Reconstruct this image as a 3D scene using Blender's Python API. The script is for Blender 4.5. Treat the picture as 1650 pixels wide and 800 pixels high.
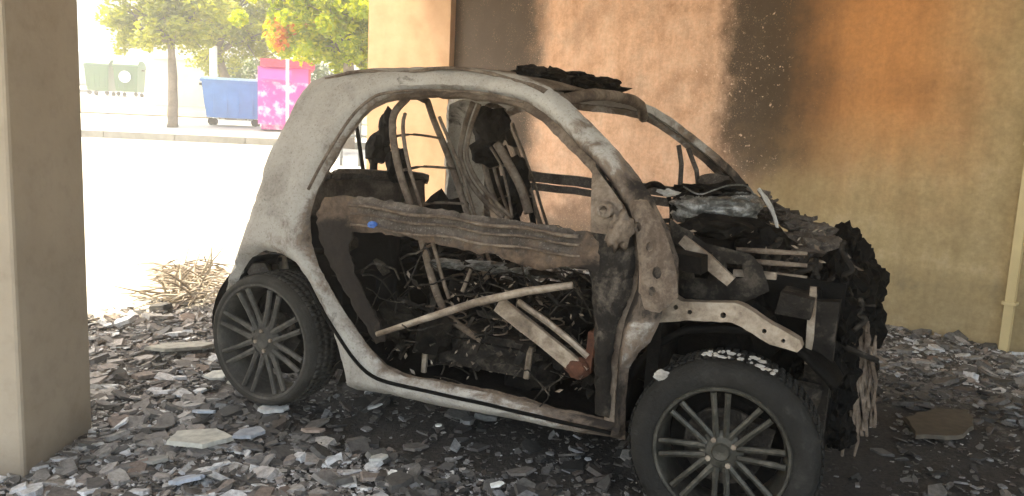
import bpy, bmesh, math, random
from mathutils import Vector, Matrix, noise
from mathutils.geometry import delaunay_2d_cdt
rnd = random.Random(7)
for o in list(bpy.data.objects): bpy.data.objects.remove(o)
SC = bpy.context.scene
COL = SC.collection
# ------------------------------------------------------------------ camera
F, CX, CY = 1250.0, 825.0, 400.0
ROLL, PITCH, H = 0.045, -math.atan(180/1250), 1.21
fw = Vector((0, math.cos(PITCH), math.sin(PITCH)))
rt0 = Vector((1, 0, 0)); up0 = rt0.cross(fw)
c, s = math.cos(ROLL), math.sin(ROLL)
rt = c*rt0 + s*up0; up = -s*rt0 + c*up0
cam = bpy.data.cameras.new('camera'); camo = bpy.data.objects.new('camera', cam); COL.objects.link(camo)
camo.matrix_world = Matrix(((rt.x, up.x, -fw.x, 0), (rt.y, up.y, -fw.y, 0), (rt.z, up.z, -fw.z, H), (0, 0, 0, 1)))
cam.sensor_width = 36; cam.lens = 36*F/1650; cam.clip_start = 0.05; cam.clip_end = 2000
SC.camera = camo
# ------------------------------------------------------------------ light
SUN_AZ = Vector((-1.0, 0.18, 0)).normalized(); SUN_EL = math.radians(67)
sd = Vector((SUN_AZ.x*math.cos(SUN_EL), SUN_AZ.y*math.cos(SUN_EL), math.sin(SUN_EL)))
W = bpy.data.worlds.new('World'); SC.world = W; W.use_nodes = True
nt = W.node_tree; nt.nodes.clear()
wo = nt.nodes.new('ShaderNodeOutputWorld'); bg = nt.nodes.new('ShaderNodeBackground'); sk = nt.nodes.new('ShaderNodeTexSky')
sk.sky_type = 'NISHITA'; sk.sun_disc = False; sk.sun_elevation = SUN_EL
sk.sun_rotation = math.atan2(sd.x, sd.y); sk.dust_density = 3.0; sk.air_density = 1.0
bg.inputs[1].default_value = 0.15
nt.links.new(sk.outputs[0], bg.inputs[0]); nt.links.new(bg.outputs[0], wo.inputs[0])
sl = bpy.data.lights.new('sun', 'SUN'); so = bpy.data.objects.new('sun', sl); COL.objects.link(so)
sl.energy = 2.6; sl.angle = math.radians(0.53); sl.color = (1, .90, .74)
so.rotation_euler = sd.to_track_quat('Z', 'Y').to_euler()
SC.view_settings.view_transform = 'Standard'; SC.view_settings.look = 'None'
SC.view_settings.exposure = 2.7; SC.view_settings.gamma = 1
SC.view_settings.use_white_balance = True; SC.view_settings.white_balance_temperature = 7600; SC.view_settings.white_balance_tint = 6
SC.render.engine = 'CYCLES'
SC.cycles.max_bounces = 8; SC.cycles.diffuse_bounces = 5; SC.cycles.glossy_bounces = 3
SC.cycles.transmission_bounces = 4; SC.cycles.volume_bounces = 0
SC.cycles.use_denoising = True; SC.cycles.sample_clamp_indirect = 6

HAZE = 0.010
SC.cycles.volume_bounces = 1
# ------------------------------------------------------------------ helpers
CAMP = Vector((0, 0, H))
def ray(px, py): return rt*((px-CX)/F) + up*((CY-py)/F) + fw
def gnd(px, py, z=0.0):
    d = ray(px, py); return CAMP + d*((z-H)/d.z)
def atd(px, py, Z): return CAMP + ray(px, py)*Z
CM = Matrix(((0.8986, 0.4382, 0.0213, 1.0219), (-0.4383, 0.8988, -0.0017, 3.0142), (-0.0199, -0.0078, 0.9998, -0.0248), (0, 0, 0, 1)))
CI = CM.inverted()
def lerp(tab, v):
    if v <= tab[0][0]: return tab[0][1]
    for (a, p), (b, q) in zip(tab, tab[1:]):
        if v <= b: return p+(q-p)*(v-a)/(b-a)
    return tab[-1][1]
HW = [(0, .73), (.15, .765), (.3, .80), (.55, .825), (.85, .81), (1.0, .775), (1.15, .72), (1.3, .65), (1.45, .58), (1.56, .50)]
def hw(x, z):
    w = lerp(HW, z)
    if x < -1.95: w -= 1.1*(x+1.95)**2
    if x > .12: w -= 1.3*(x-.12)**2
    return w
CO = CI @ CAMP
def cray(px, py): return (CI.to_3x3() @ ray(px, py))
def cpl(px, py, y):                      # point of the car's lengthwise plane y
    d = cray(px, py); return CO + d*((y-CO.y)/d.y)
def side(px, py):                        # point of the car's near flank
    y = -.8
    for i in range(30):
        p = cpl(px, py, y); y = .5*y - .5*hw(p.x, p.z)
    return cpl(px, py, y)
def ortho(m):
    x = Vector((m[0][0], m[1][0], m[2][0])).normalized(); y = Vector((m[0][1], m[1][1], m[2][1])); y = (y - x*y.dot(x)).normalized(); z = x.cross(y)
    t = m.translation
    return Matrix(((x.x, y.x, z.x, t.x), (x.y, y.y, z.y, t.y), (x.z, y.z, z.z, t.z), (0, 0, 0, 1)))
def link(me, name, parent=None, mat=None, loc=None, smooth=True):
    o = bpy.data.objects.new(name, me); COL.objects.link(o)
    if mat is not None and not me.materials:
        for m in (mat if isinstance(mat, (list, tuple)) else [mat]): me.materials.append(m)
    if smooth: me.polygons.foreach_set('use_smooth', [True]*len(me.polygons))
    if parent is not None: o.parent = parent
    if loc is not None: o.location = loc
    return o
def mesh(vs, fs, name='m'):
    me = bpy.data.meshes.new(name); me.from_pydata([tuple(v) for v in vs], [], fs); me.update(); return me
def tag(o, label, cat=None, group=None, kind=None):
    if label: o['label'] = label
    if cat: o['category'] = cat
    if group: o['group'] = group
    if kind: o['kind'] = kind
    elif cat: o['kind'] = 'thing'
    return o
def empty(name, loc=(0, 0, 0), m=None):
    o = bpy.data.objects.new(name, None); COL.objects.link(o); o.empty_display_size = .2
    if m is not None: o.matrix_world = m
    else: o.location = loc
    return o
class MB:
    def __init__(s): s.v = []; s.f = []; s.mi = []
    def add(s, vs, fs, mi=0):
        b = len(s.v); s.v += [Vector(v) for v in vs]; s.f += [[b+i for i in f] for f in fs]; s.mi += [mi]*len(fs)
    def box(s, c, d, R=None, mi=0, bev=0):
        c = Vector(c); x, y, z = d[0]/2, d[1]/2, d[2]/2
        P = [Vector((i*x, j*y, k*z)) for k in (-1, 1) for j in (-1, 1) for i in (-1, 1)]
        if R is not None: P = [R @ p for p in P]
        s.add([c+p for p in P], [(0, 2, 3, 1), (4, 5, 7, 6), (0, 1, 5, 4), (2, 6, 7, 3), (0, 4, 6, 2), (1, 3, 7, 5)], mi)
    def tube(s, pts, rad, n=8, mi=0, cap=True, flat=1.0, ref=None):
        pts = [Vector(p) for p in pts]; N = len(pts); rings = []
        ref = Vector(ref) if ref is not None else Vector((0, 1, 0))
        for i, p in enumerate(pts):
            t = (pts[min(i+1, N-1)]-pts[max(i-1, 0)]).normalized()
            a = ref - t*ref.dot(t)
            if a.length < 1e-4: a = Vector((0, 0, 1)) - t*t.z
            if a.length < 1e-4: a = Vector((1, 0, 0))
            a.normalize(); b = t.cross(a)
            r = rad[i] if isinstance(rad, (list, tuple)) else rad
            if n == 4: off = math.pi/4; r *= 1.414
            else: off = 0
            rings.append([p + a*(r*flat*math.cos(2*math.pi*k/n+off)) + b*(r*math.sin(2*math.pi*k/n+off)) for k in range(n)])
        vs = [v for R_ in rings for v in R_]
        fs = [(i*n+k, i*n+(k+1) % n, (i+1)*n+(k+1) % n, (i+1)*n+k) for i in range(N-1) for k in range(n)]
        if cap: fs += [tuple(range(n))[::-1], tuple((N-1)*n+k for k in range(n))]
        s.add(vs, fs, mi)
    def lathe(s, prof, n=48, c=(0, 0, 0), mi=0, closed=False, wob=None):   # profile (radius, y) round the y axis
        c = Vector(c); m = len(prof); vs = []
        for k in range(n):
            a = 2*math.pi*k/n
            for r, y in prof: 
                if wob: r = r + wob(a, r, y)
                vs.append(c+Vector((r*math.cos(a), y, r*math.sin(a))))
        fs = []
        for k in range(n):
            k2 = (k+1) % n
            for i in range(m if closed else m-1):
                i2 = (i+1) % m
                fs.append((k*m+i, k*m+i2, k2*m+i2, k2*m+i))
        s.add(vs, fs, mi)
    def lump(s, c, r, seed=0, amp=.35, fr=2.0, sub=3, mi=0):
        bm = bmesh.new(); bmesh.ops.create_icosphere(bm, subdivisions=sub, radius=1)
        vs = []
        for v in bm.verts:
            n_ = noise.fractal(v.co*fr+Vector((seed*3.1, seed*1.7, seed)), 1.0, 2.0, 4)
            n_ += .4*noise.noise(v.co*fr*5+Vector((seed, 0, 0)))
            k = 1+amp*n_; vs.append(Vector(c)+Vector((v.co.x*r[0]*k, v.co.y*r[1]*k, v.co.z*r[2]*k)))
        s.add(vs, [[v.index for v in f.verts] for f in bm.faces], mi); bm.free()
    def build(s, name, mat, parent=None, smooth=False, warp=0, wf=6.0, loc=None):
        if warp:
            for v in s.v: v += noise.noise_vector(v*wf)*warp
        me = mesh(s.v, s.f, name)
        if isinstance(mat, (list, tuple)):
            for m in mat: me.materials.append(m)
            me.polygons.foreach_set('material_index', s.mi)
            return link(me, name, parent, None, loc, smooth)
        return link(me, name, parent, mat, loc, smooth)
def auto(o, deg=40):
    me = o.data
    try: me.set_sharp_from_angle(angle=math.radians(deg))
    except Exception: pass
    return o
def catmull(pts, k=6):
    P = [Vector(p) for p in pts]; out = []
    for i in range(len(P)-1):
        a, b, c_, d = P[max(i-1, 0)], P[i], P[i+1], P[min(i+2, len(P)-1)]
        for j in range(k):
            t = j/k
            out.append(.5*((2*b)+(c_-a)*t+(2*a-5*b+4*c_-d)*t*t+(3*b-a-3*c_+d)*t**3))
    out.append(P[-1]); return out
def inside(p, poly):
    r_ = False; j = len(poly)-1
    for i in range(len(poly)):
        a, b = poly[i], poly[j]
        if (a[1] > p[1]) != (b[1] > p[1]) and p[0] < (b[0]-a[0])*(p[1]-a[1])/(b[1]-a[1]+1e-12)+a[0]: r_ = not r_
        j = i
    return r_
def dist_poly(p, poly):
    best = 1e9
    for i in range(len(poly)):
        a, b = poly[i-1], poly[i]; dx, dy = b[0]-a[0], b[1]-a[1]; L = dx*dx+dy*dy
        t = 0 if L == 0 else max(0, min(1, ((p[0]-a[0])*dx+(p[1]-a[1])*dy)/L))
        best = min(best, math.hypot(p[0]-a[0]-t*dx, p[1]-a[1]-t*dy))
    return best
def panel(name, outer, mat, parent, fn=side, holes=(), grid=9, thick=.02, roll=0, rollw=14, warp=.003, mirror=False, ragged=0, seed=1, rollholes=True, char=None):
    r2 = random.Random(seed); loops = [outer]+list(holes); V = []; E = []; dl = []
    for lp in loops:
        L = []
        for i in range(len(lp)):
            a, b = lp[i-1], lp[i]; n = max(1, int(math.dist(a, b)/8))
            for j in range(n):
                t = j/n; q = [a[0]+(b[0]-a[0])*t, a[1]+(b[1]-a[1])*t]
                if ragged and j: q[0] += r2.uniform(-ragged, ragged); q[1] += r2.uniform(-ragged, ragged)
                L.append(tuple(q))
        dl.append(L); b0 = len(V); V += L; E += [(b0+i, b0+(i+1) % len(L)) for i in range(len(L))]
    xs = [p[0] for p in outer]; ys = [p[1] for p in outer]
    x = min(xs)+grid/2
    while x < max(xs):
        y = min(ys)+grid/2
        while y < max(ys):
            q = (x+r2.uniform(-1, 1)*grid*.2, y+r2.uniform(-1, 1)*grid*.2)
            if inside(q, dl[0]) and not any(inside(q, h) for h in dl[1:]) and min(dist_poly(q, h) for h in dl) > grid*.35: V.append(q)
            y += grid
        x += grid
    res = delaunay_2d_cdt([Vector(v) for v in V], E, [], 0, 1e-5)
    vv = [tuple(v) for v in res[0]]; ff = []
    for f in res[2]:
        cx = sum(vv[i][0] for i in f)/len(f); cy = sum(vv[i][1] for i in f)/len(f)
        if inside((cx, cy), dl[0]) and not any(inside((cx, cy), h) for h in dl[1:]): ff.append(list(f))
    P = []
    for v in vv:
        p = fn(*v)
        if roll:
            d = min(dist_poly(v, h) for h in (dl if rollholes else dl[:1]))
            k = max(0, 1-d/rollw); p = p.copy(); p.y += roll*k*k
        p = p + noise.noise_vector(p*5)*warp + noise.noise_vector(p*17)*warp*.35
        P.append(p)
    if mirror: P = [Vector((p.x, -p.y, p.z)) for p in P]
    me = mesh(P, ff, name)
    bm = bmesh.new(); bm.from_mesh(me); bmesh.ops.recalc_face_normals(bm, faces=bm.faces)
    av = sum((f.normal.y*f.calc_area() for f in bm.faces)); want = 1 if mirror else -1
    if av*want < 0: bmesh.ops.reverse_faces(bm, faces=bm.faces)
    bm.normal_update(); bm.verts.ensure_lookup_table(); nv_ = len(bm.verts)
    V1 = [v.co.copy() for v in bm.verts]; V2 = [v.co - v.normal*thick for v in bm.verts]
    F1 = [[v.index for v in f.verts] for f in bm.faces]; F2 = [[i+nv_ for i in f[::-1]] for f in F1]
    W_ = []
    for e in bm.edges:
        if len(e.link_faces) == 1:
            l = e.link_loops[0]; a, b_ = l.vert.index, l.link_loop_next.vert.index; W_.append([b_, a, a+nv_, b_+nv_])
    bm.free(); me = mesh(V1+V2, F1+F2+W_, name)
    if char:
        at = me.attributes.new('char', 'FLOAT', 'POINT'); vals = [char(*v, dl) for v in vv]; at.data.foreach_set('value', vals+vals)
    o = link(me, name, parent, mat); return auto(o, 50)

# ------------------------------------------------------------------ materials
def new_mat(name):
    m = bpy.data.materials.new(name); m.use_nodes = True; n = m.node_tree
    b = n.nodes['Principled BSDF']; return m, n, b
def nd(n, t, **kw):
    x = n.nodes.new(t)
    for k, v in kw.items(): setattr(x, k, v)
    return x
def ramp(n, fac, stops, interp='LINEAR'):
    r_ = nd(n, 'ShaderNodeValToRGB'); r_.color_ramp.interpolation = interp; e = r_.color_ramp.elements
    while len(e) < len(stops): e.new(.5)
    for i, (p, col) in enumerate(stops):
        e[i].position = p; e[i].color = (*col, 1) if len(col) == 3 else col
    n.links.new(fac, r_.inputs[0]); return r_.outputs[0]
def ntex(n, scale, detail=6, rough=.6, coord='Object', dist=0, vec=None):
    t = nd(n, 'ShaderNodeTexNoise'); t.inputs['Scale'].default_value = scale; t.inputs['Detail'].default_value = detail
    t.inputs['Roughness'].default_value = rough; t.inputs['Distortion'].default_value = dist
    if vec is None:
        tc = nd(n, 'ShaderNodeTexCoord'); vec = tc.outputs[coord]
    n.links.new(vec, t.inputs['Vector']); return t.outputs['Fac']
def mixc(n, fac, a, b, mode='MIX'):
    m = nd(n, 'ShaderNodeMix', data_type='RGBA', blend_type=mode)
    if isinstance(fac, (int, float)): m.inputs[0].default_value = fac
    else: n.links.new(fac, m.inputs[0])
    for i, q in ((6, a), (7, b)):
        if isinstance(q, tuple): m.inputs[i].default_value = (*q[:3], 1)
        else: n.links.new(q, m.inputs[i])
    return m.outputs[2]
def mth(n, op, a, b=None, clamp=False):
    m = nd(n, 'ShaderNodeMath', operation=op, use_clamp=clamp)
    for i, q in enumerate((a, b)):
        if q is None: continue
        if isinstance(q, (int, float)): m.inputs[i].default_value = q
        else: n.links.new(q, m.inputs[i])
    return m.outputs[0]
def sstep(n, v, a, b):
    m = nd(n, 'ShaderNodeMapRange', interpolation_type='SMOOTHSTEP'); n.links.new(v, m.inputs[0])
    m.inputs[1].default_value = a; m.inputs[2].default_value = b; return m.outputs[0]
def bump(n, b, h, strength=.4, dist=.01):
    x = nd(n, 'ShaderNodeBump'); x.inputs['Strength'].default_value = strength; x.inputs['Distance'].default_value = dist
    n.links.new(h, x.inputs['Height']); n.links.new(x.outputs[0], b.inputs['Normal'])
def burnt(name, stops, scale=6, rough=.85, metal=0, bs=.5, fine=60, soot=None, coord='Object', spec=.3, char=False):
    m, n, b = new_mat(name)
    big = ntex(n, scale, 8, .68, coord, .4); fi = ntex(n, fine, 4, .7, coord)
    f = mth(n, 'ADD', mth(n, 'MULTIPLY', big, .75), mth(n, 'MULTIPLY', fi, .25))
    colr = ramp(n, f, stops)
    if soot:
        q = ramp(n, ntex(n, soot[0], 7, .7, coord, .6), [(soot[1], (0, 0, 0)), (soot[1]+.1, (1, 1, 1))])
        colr = mixc(n, q, colr, soot[2])
    b.inputs['Specular IOR Level'].default_value = spec
    if char:                                   # where the fire baked the paint off and left tar
        at = nd(n, 'ShaderNodeAttribute', attribute_name='char'); nz = ntex(n, 9, 7, .7, coord, .5); nz2 = ntex(n, 28, 6, .7, coord, .3)
        v = mth(n, 'ADD', at.outputs['Fac'], mth(n, 'ADD', mth(n, 'MULTIPLY', mth(n, 'SUBTRACT', nz, .5), 1.5), mth(n, 'MULTIPLY', mth(n, 'SUBTRACT', nz2, .5), .5)))
        k1 = sstep(n, v, .30, .62); k2 = sstep(n, v, .58, .95)
        sp_ = ntex(n, 130, 3, .6, coord); colr = mixc(n, mth(n, 'MULTIPLY', sstep(n, sp_, .58, .68), .38), colr, (.045, .032, .024)); colr = mixc(n, mth(n, 'MULTIPLY', sstep(n, sp_, .42, .32), .2), colr, (.5, .47, .42))
        colr = mixc(n, mth(n, 'MULTIPLY', k1, .85), colr, ramp(n, nz2, [(.35, (.06, .04, .028)), (.6, (.15, .10, .065)), (.75, (.2, .13, .08))])); colr = mixc(n, mth(n, 'MULTIPLY', k2, .92), colr, (.009, .007, .006))
        vo = nd(n, 'ShaderNodeTexVoronoi'); vo.inputs['Scale'].default_value = 38; n.links.new(nd(n, 'ShaderNodeTexCoord').outputs[coord], vo.inputs['Vector']); f = mth(n, 'ADD', f, mth(n, 'MULTIPLY', vo.outputs['Distance'], .25))
    n.links.new(colr, b.inputs['Base Color']); b.inputs['Roughness'].default_value = rough; b.inputs['Metallic'].default_value = metal
    bump(n, b, f, bs, .012); return m
def plain(name, col, rough=.6, metal=0, var=.25, scale=12, bs=.15):
    m, n, b = new_mat(name); f = ntex(n, scale, 5)
    a = tuple(x*(1-var) for x in col); c_ = tuple(min(1, x*(1+var)) for x in col)
    n.links.new(ramp(n, f, [(.3, a), (.7, c_)]), b.inputs['Base Color']); b.inputs['Roughness'].default_value = rough
    b.inputs['Metallic'].default_value = metal; bump(n, b, f, bs, .005); return m
M_ash = burnt('ash_metal', [(.3, (.18, .155, .13)), (.42, (.31, .285, .25)), (.52, (.39, .365, .325)), (.68, (.46, .44, .40))], 4.0, .85, 0, .4, 70, (5.5, .60, (.05, .04, .033)), char=True)
M_ash2 = burnt('scorched_metal', [(.3, (.03, .022, .018)), (.45, (.10, .072, .052)), (.57, (.21, .165, .125)), (.72, (.33, .28, .23))], 7.0, .8, 0, .6, 80)
M_dash = burnt('scorched_black', [(.3, (.005, .004, .004)), (.5, (.02, .017, .014)), (.62, (.09, .075, .06)), (.75, (.22, .2, .17))], 12.0, .7, 0, 1.0, 70, spec=.12)
M_black = burnt('charred', [(.3, (.003, .003, .003)), (.5, (.008, .007, .006)), (.65, (.03, .025, .02)), (.8, (.11, .09, .075))], 9.0, .8, 0, 1.0, 70, spec=.08)
M_soot = burnt('soot_black', [(.3, (.002, .002, .002)), (.6, (.006, .0055, .005)), (.8, (.02, .018, .015))], 9.0, .75, 0, .8, 50, spec=.07)
M_brown = burnt('brown_burnt', [(.3, (.022, .017, .014)), (.45, (.062, .049, .039)), (.6, (.14, .115, .095)), (.75, (.26, .23, .2))], 8.0, .85, 0, .8, 60, char=True)
M_tyre2 = burnt('glare_paled_tyre', [(.3, (.025, .023, .02)), (.55, (.05, .046, .04)), (.75, (.12, .11, .095))], 8.0, .9, 0, .8, 90, spec=.1)  # rear tyre only: paler copy, glare veil put into the colour
M_rim2 = burnt('glare_paled_alloy', [(.3, (.025, .022, .02)), (.5, (.065, .06, .052)), (.7, (.15, .135, .115))], 11.0, .8, 0, .4, 70)  # rear rim only: paler alloy with the glare veil painted in
M_rust = burnt('rust', [(.3, (.02, .012, .01)), (.5, (.09, .035, .02)), (.7, (.2, .09, .05))], 10.0, .85, 0, .6, 60)
M_steel = burnt('bare_metal', [(.3, (.06, .045, .035)), (.45, (.20, .155, .115)), (.58, (.36, .30, .235)), (.75, (.48, .43, .36))], 9.0, .5, .3, .4, 60)
M_silver = burnt('melted_glass', [(.35, (.02, .02, .02)), (.5, (.13, .13, .12)), (.6, (.38, .38, .37)), (.75, (.7, .7, .68))], 14.0, .35, .35, 1.0, 60)
M_white = burnt('white_residue', [(.3, (.18, .17, .15)), (.6, (.52, .50, .46))], 9.0, .7, 0, .5, 60)
M_tyre = burnt('burnt_tyre', [(.3, (.012, .012, .011)), (.55, (.022, .021, .019)), (.75, (.06, .056, .05))], 14.0, .8, 0, .8, 90, spec=.12)
M_rim = burnt('sooty_alloy', [(.3, (.015, .014, .012)), (.5, (.05, .047, .038)), (.7, (.15, .14, .115))], 11.0, .5, .4, .4, 70)

# ================================================================== the burnt car
car = empty('burnt_car', m=ortho(CM))
tag(car, 'burnt-out two-seat city car stripped to bare ash grey shell', 'car')
BODY_OUT = [(1000, 716), (940, 706), (880, 696), (820, 684), (760, 673), (700, 661), (650, 650), (600, 640), (562, 634), (548, 628), (541, 595), (534, 562), (522, 528), (506, 494), (486, 455), (464, 425),
    (440, 410), (415, 406), (392, 418), (376, 440), (364, 470), (354, 486), (350, 470), (360, 440), (373, 400), (390, 345), (404, 305), (410, 290), (412, 268), (428, 232), (455, 185), (476, 146), (490, 129), (518, 119), (560, 112),
    (600, 108), (640, 106), (690, 105), (735, 107), (775, 110), (812, 115), (845, 124), (878, 138), (905, 158), (945, 198), (990, 246), (1025, 290), (1050, 328), (1072, 372), (1088, 420), (1086, 468), (1062, 498),
    (1052, 530), (1040, 556), (1022, 574), (1006, 600), (1000, 650)]
BODY_IN = [(622, 152), (655, 147), (690, 146), (735, 148), (775, 151), (815, 157), (845, 166), (868, 180), (892, 201), (920, 232), (950, 262), (975, 293), (1000, 335), (1016, 372), (1024, 420), (1018, 470), (1000, 520), (990, 570), (984, 640), (982, 688),
    (940, 678), (880, 664), (800, 646), (740, 632), (690, 620), (640, 611), (612, 600), (588, 573), (566, 542), (543, 508), (520, 468), (500, 430), (488, 392), (486, 350), (498, 306), (520, 264), (545, 222), (570, 186), (596, 162)]
def char_frame(a, b, dl):
    dh = dist_poly((a, b), dl[1]); v = .10
    v += .42*max(0, 1-dh/16)                                # tar along the aperture edge
    v += .72*max(0, min(1, (a-900)/120))*(1 if b < 520 else .7)           # front pillar and scuttle
    v += .38*max(0, 1-math.hypot(a-440, (b-395)*1.2)/75)      # soot above the rear tyre
    v += .30*max(0, min(1, (b-590)/60))*max(0, min(1, (a-640)/300))
    v += .25*max(0, 1-dist_poly((a, b), dl[0])/9)*(b < 200)
    return v
def char_door(a, b, dl):
    top = 318+max(0, a-560)*.14; k = (b-top)/55
    return .22+.75*max(0, min(1, k-.55))+.35*max(0, min(1, (a-900)/50))-.1*(b < top+18)+.5*max(0, min(1, (600-a)/50))
def side_frame(mirror):
    o = panel('side_frame', BODY_OUT, M_ash, car, holes=[BODY_IN], grid=9, thick=.035, roll=.05, rollw=17, warp=.005, mirror=mirror, ragged=.5, char=char_frame)
    return o
sf = side_frame(False)
sf2 = side_frame(True)
for v in sf2.data.vertices:
    k = min(1, max(0, (v.co.x+1.3)/.5)); v.co.x += .06*k; v.co.y *= 1+.06*k

# inner door-aperture flange, darker, a second skin inside the near frame
def inset(poly, k, c=None):
    cx = sum(p[0] for p in poly)/len(poly); cy = sum(p[1] for p in poly)/len(poly)
    return [(cx+(p[0]-cx)*k, cy+(p[1]-cy)*k) for p in poly]
def inner(px, py):
    p = side(px, py).copy(); q = cpl(px, py, p.y+.055); return q
panel('aperture_flange', inset(BODY_IN, 1.03), M_ash2, car, fn=inner, holes=[inset(BODY_IN, .965)], grid=8, thick=.02, warp=.008, ragged=1.5)
# seam line along the sill and the rear post
mb = MB()
mb.tube([side(*p)+Vector((0, -.004, 0)) for p in catmull([(497, 455), (520, 500), (545, 540), (572, 580), (600, 606), (640, 620), (720, 637), (820, 660), (920, 683), (985, 697)], 4)], .007, 6)
mb.build('door_seal', M_soot, car, True, .003)
mb = MB()                                          # rear glazing rubber and fin on the rear corner
mb.tube([side(*p)+Vector((0, -.006, 0)) for p in catmull([(498, 306), (520, 264), (545, 222), (570, 186), (596, 162), (622, 151), (690, 146), (775, 150), (845, 165)], 4)], .006, 6)
mb.build('window_seal', M_ash2, car, True, .002)
# roof: front remains as charred lumps, thin sheet behind
def P3(x, y, z): return Vector((x, y, z))
RN = [side(*p) for p in [(520, 119), (600, 109), (690, 106), (775, 111), (845, 126), (880, 140)]]
vs = []; fs = []; nx, ny = 40, 16
rp = catmull(RN, 8); rp = [rp[int(i*(len(rp)-1)/nx)] for i in range(nx+1)]
for i, p in enumerate(rp):
    for j in range(ny+1):
        v = j/ny; y = p.y*(1-2*v); z = p.z-.012+.035*math.sin(math.pi*v)**.7
        q = Vector((p.x-.02*math.sin(math.pi*v), y, z)); q += noise.noise_vector(q*4)*.018; vs.append(q)
for i in range(nx):
    for j in range(ny): fs.append((i*(ny+1)+j, (i+1)*(ny+1)+j, (i+1)*(ny+1)+j+1, i*(ny+1)+j+1))
roof = link(mesh(vs, fs), 'roof', car, M_ash2); sm = roof.modifiers.new('t', 'SOLIDIFY'); sm.thickness = .012
mb = MB()
for i in range(26):
    y = rnd.uniform(-.36, .56); x = rnd.uniform(-1.0, -.84) - .1*(abs(y)/.56)**2
    mb.lump((x, y, 1.455+.012*rnd.random()-.04*max(0, y-.3)), (rnd.uniform(.05, .10), rnd.uniform(.06, .12), rnd.uniform(.018, .042)), i, .5, 2.2, 3)
mb.build('melted_roof_liner', M_black, roof)
mb = MB(); fr = [side(*p) for p in ((893, 150), (905, 160))]
mb.tube(catmull([(fr[0].x-.03, -.56, fr[0].z-.03), (fr[0].x+.03, -.3, fr[0].z+.02), (fr[0].x+.045, 0, fr[0].z+.028), (fr[0].x+.03, .3, fr[0].z+.02), (fr[0].x-.03, .56, fr[0].z-.03)], 6), .024, 8, flat=1)
mb.build('windscreen_header', M_ash2, roof, True, .006)
# ---- door remains
door = panel('door', [(540, 316), (600, 320), (650, 329), (700, 338), (760, 347), (820, 355), (880, 364), (950, 376), (962, 392), (960, 440), (930, 432), (900, 430), (870, 436), (830, 424), (800, 412), (760, 408), (700, 396), (660, 384), (610, 376), (560, 374), (556, 400), (566, 440), (584, 480), (606, 520), (616, 552), (600, 556), (575, 515), (548, 470), (525, 425), (508, 385), (504, 345), (518, 318)],
    M_brown, car, fn=lambda a, b: side(a, b)+Vector((0, .012, 0)), grid=9, thick=.02, roll=.008, rollw=7, warp=.007, ragged=2.5, char=char_door)
tag(door, 'scorched door frame with its outer skin burnt away')
mb = MB()
def sp(px, py, dy=0.): return side(px, py)+Vector((0, dy, 0))
for yo, a in ((330, -.012), (344, -.004), (362, -.004)):
    mb.tube([sp(x, yo+(x-560)*.135+2*math.sin(x*.05), a) for x in range(566, 940, 16)], .005+.002*(yo == 330), 6)
mb.build('window_channel', M_ash2, door, True, .002)
mb = MB(); mb.tube([sp(*p, -.02) for p in [(612, 537), (690, 512), (770, 487), (850, 468), (926, 458)]], [.010, .013, .014, .014, .012], 8, flat=.8)
mb.build('impact_bar', M_steel, door, True, .003)
mb = MB()
mb.tube([cpl(*p, -.74) for p in [(803, 490), (840, 519), (880, 551), (915, 580), (942, 603)]], [.028, .029, .027, .028, .024], 4, flat=.35)
mb.tube([cpl(*p, -.73) for p in [(835, 486), (880, 517), (920, 550), (948, 575)]], .012, 6)
mb.build('diagonal_brace', M_steel, door, False, .004)
mb = MB(); mb.lump(cpl(931, 594, -.735), (.045, .03, .035), 4, .25, 1.6, 3); mb.tube([cpl(955, 535, -.72), cpl(948, 600, -.72)], .012, 4); mb.tube([cpl(962, 530, -.72), cpl(957, 575, -.73)], .012, 6)
mb.build('hinge_bracket', M_rust, door)
dfr = panel('front_edge', [(952, 262), (968, 280), (992, 318), (1010, 360), (1018, 420), (1008, 480), (990, 530), (978, 590), (975, 680), (952, 672), (948, 600), (956, 530), (948, 460), (940, 420), (948, 380), (950, 320)], M_dash, door, fn=lambda a, b: side(a, b)+Vector((0, .02, 0)), grid=9, thick=.03, roll=.02, rollw=8, warp=.012, ragged=1.5)
mir = panel('mirror_mount', [(955, 262), (1003, 328), (1006, 372), (985, 380), (952, 375)], M_ash2, door, fn=lambda a, b: side(a, b)+Vector((0, -.012, 0)), grid=8, thick=.02, roll=.01, rollw=6, warp=.004)
mb = MB(); q = sp(980, 338, -.03); mb.lathe([(.012, .01), (.013, -.02), (.02, -.022), (.026, -.015), (.028, .01)], 24, q); mb.lump(q+Vector((.0, -.01, -.01)), (.012, .02, .014), 2, .4); mb.lump(sp(1000, 372, -.02), (.04, .03, .055), 8, .6)
mb.build('mirror_motor', M_ash2, mir, True, .004)
mb = MB(); mb.lump(side(602, 362)+Vector((0, -.008, 0)), (.02, .012, .012), 3, .4)
mb.build('blue_cable_clip', plain('blue_plastic', (.05, .16, .5), .5), door)
# far door belt seen through the cabin
fd = MB()
for z0, h_, yy in ((.985, .028, .70), (.93, .02, .69), (.62, .03, .72)):
    fd.tube([(x, yy+.01*math.sin(x*5), z0+.02*(-x-.5)*(1 if z0 > .8 else 0)) for x in [-.34-.1*i for i in range(13)]], h_, 4, flat=.5)
fd.tube([(-.95, .69, .97), (-.98, .70, .62)], .02, 4)
fdo = fd.build('far_door', M_brown, car, False, .012)
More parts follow.
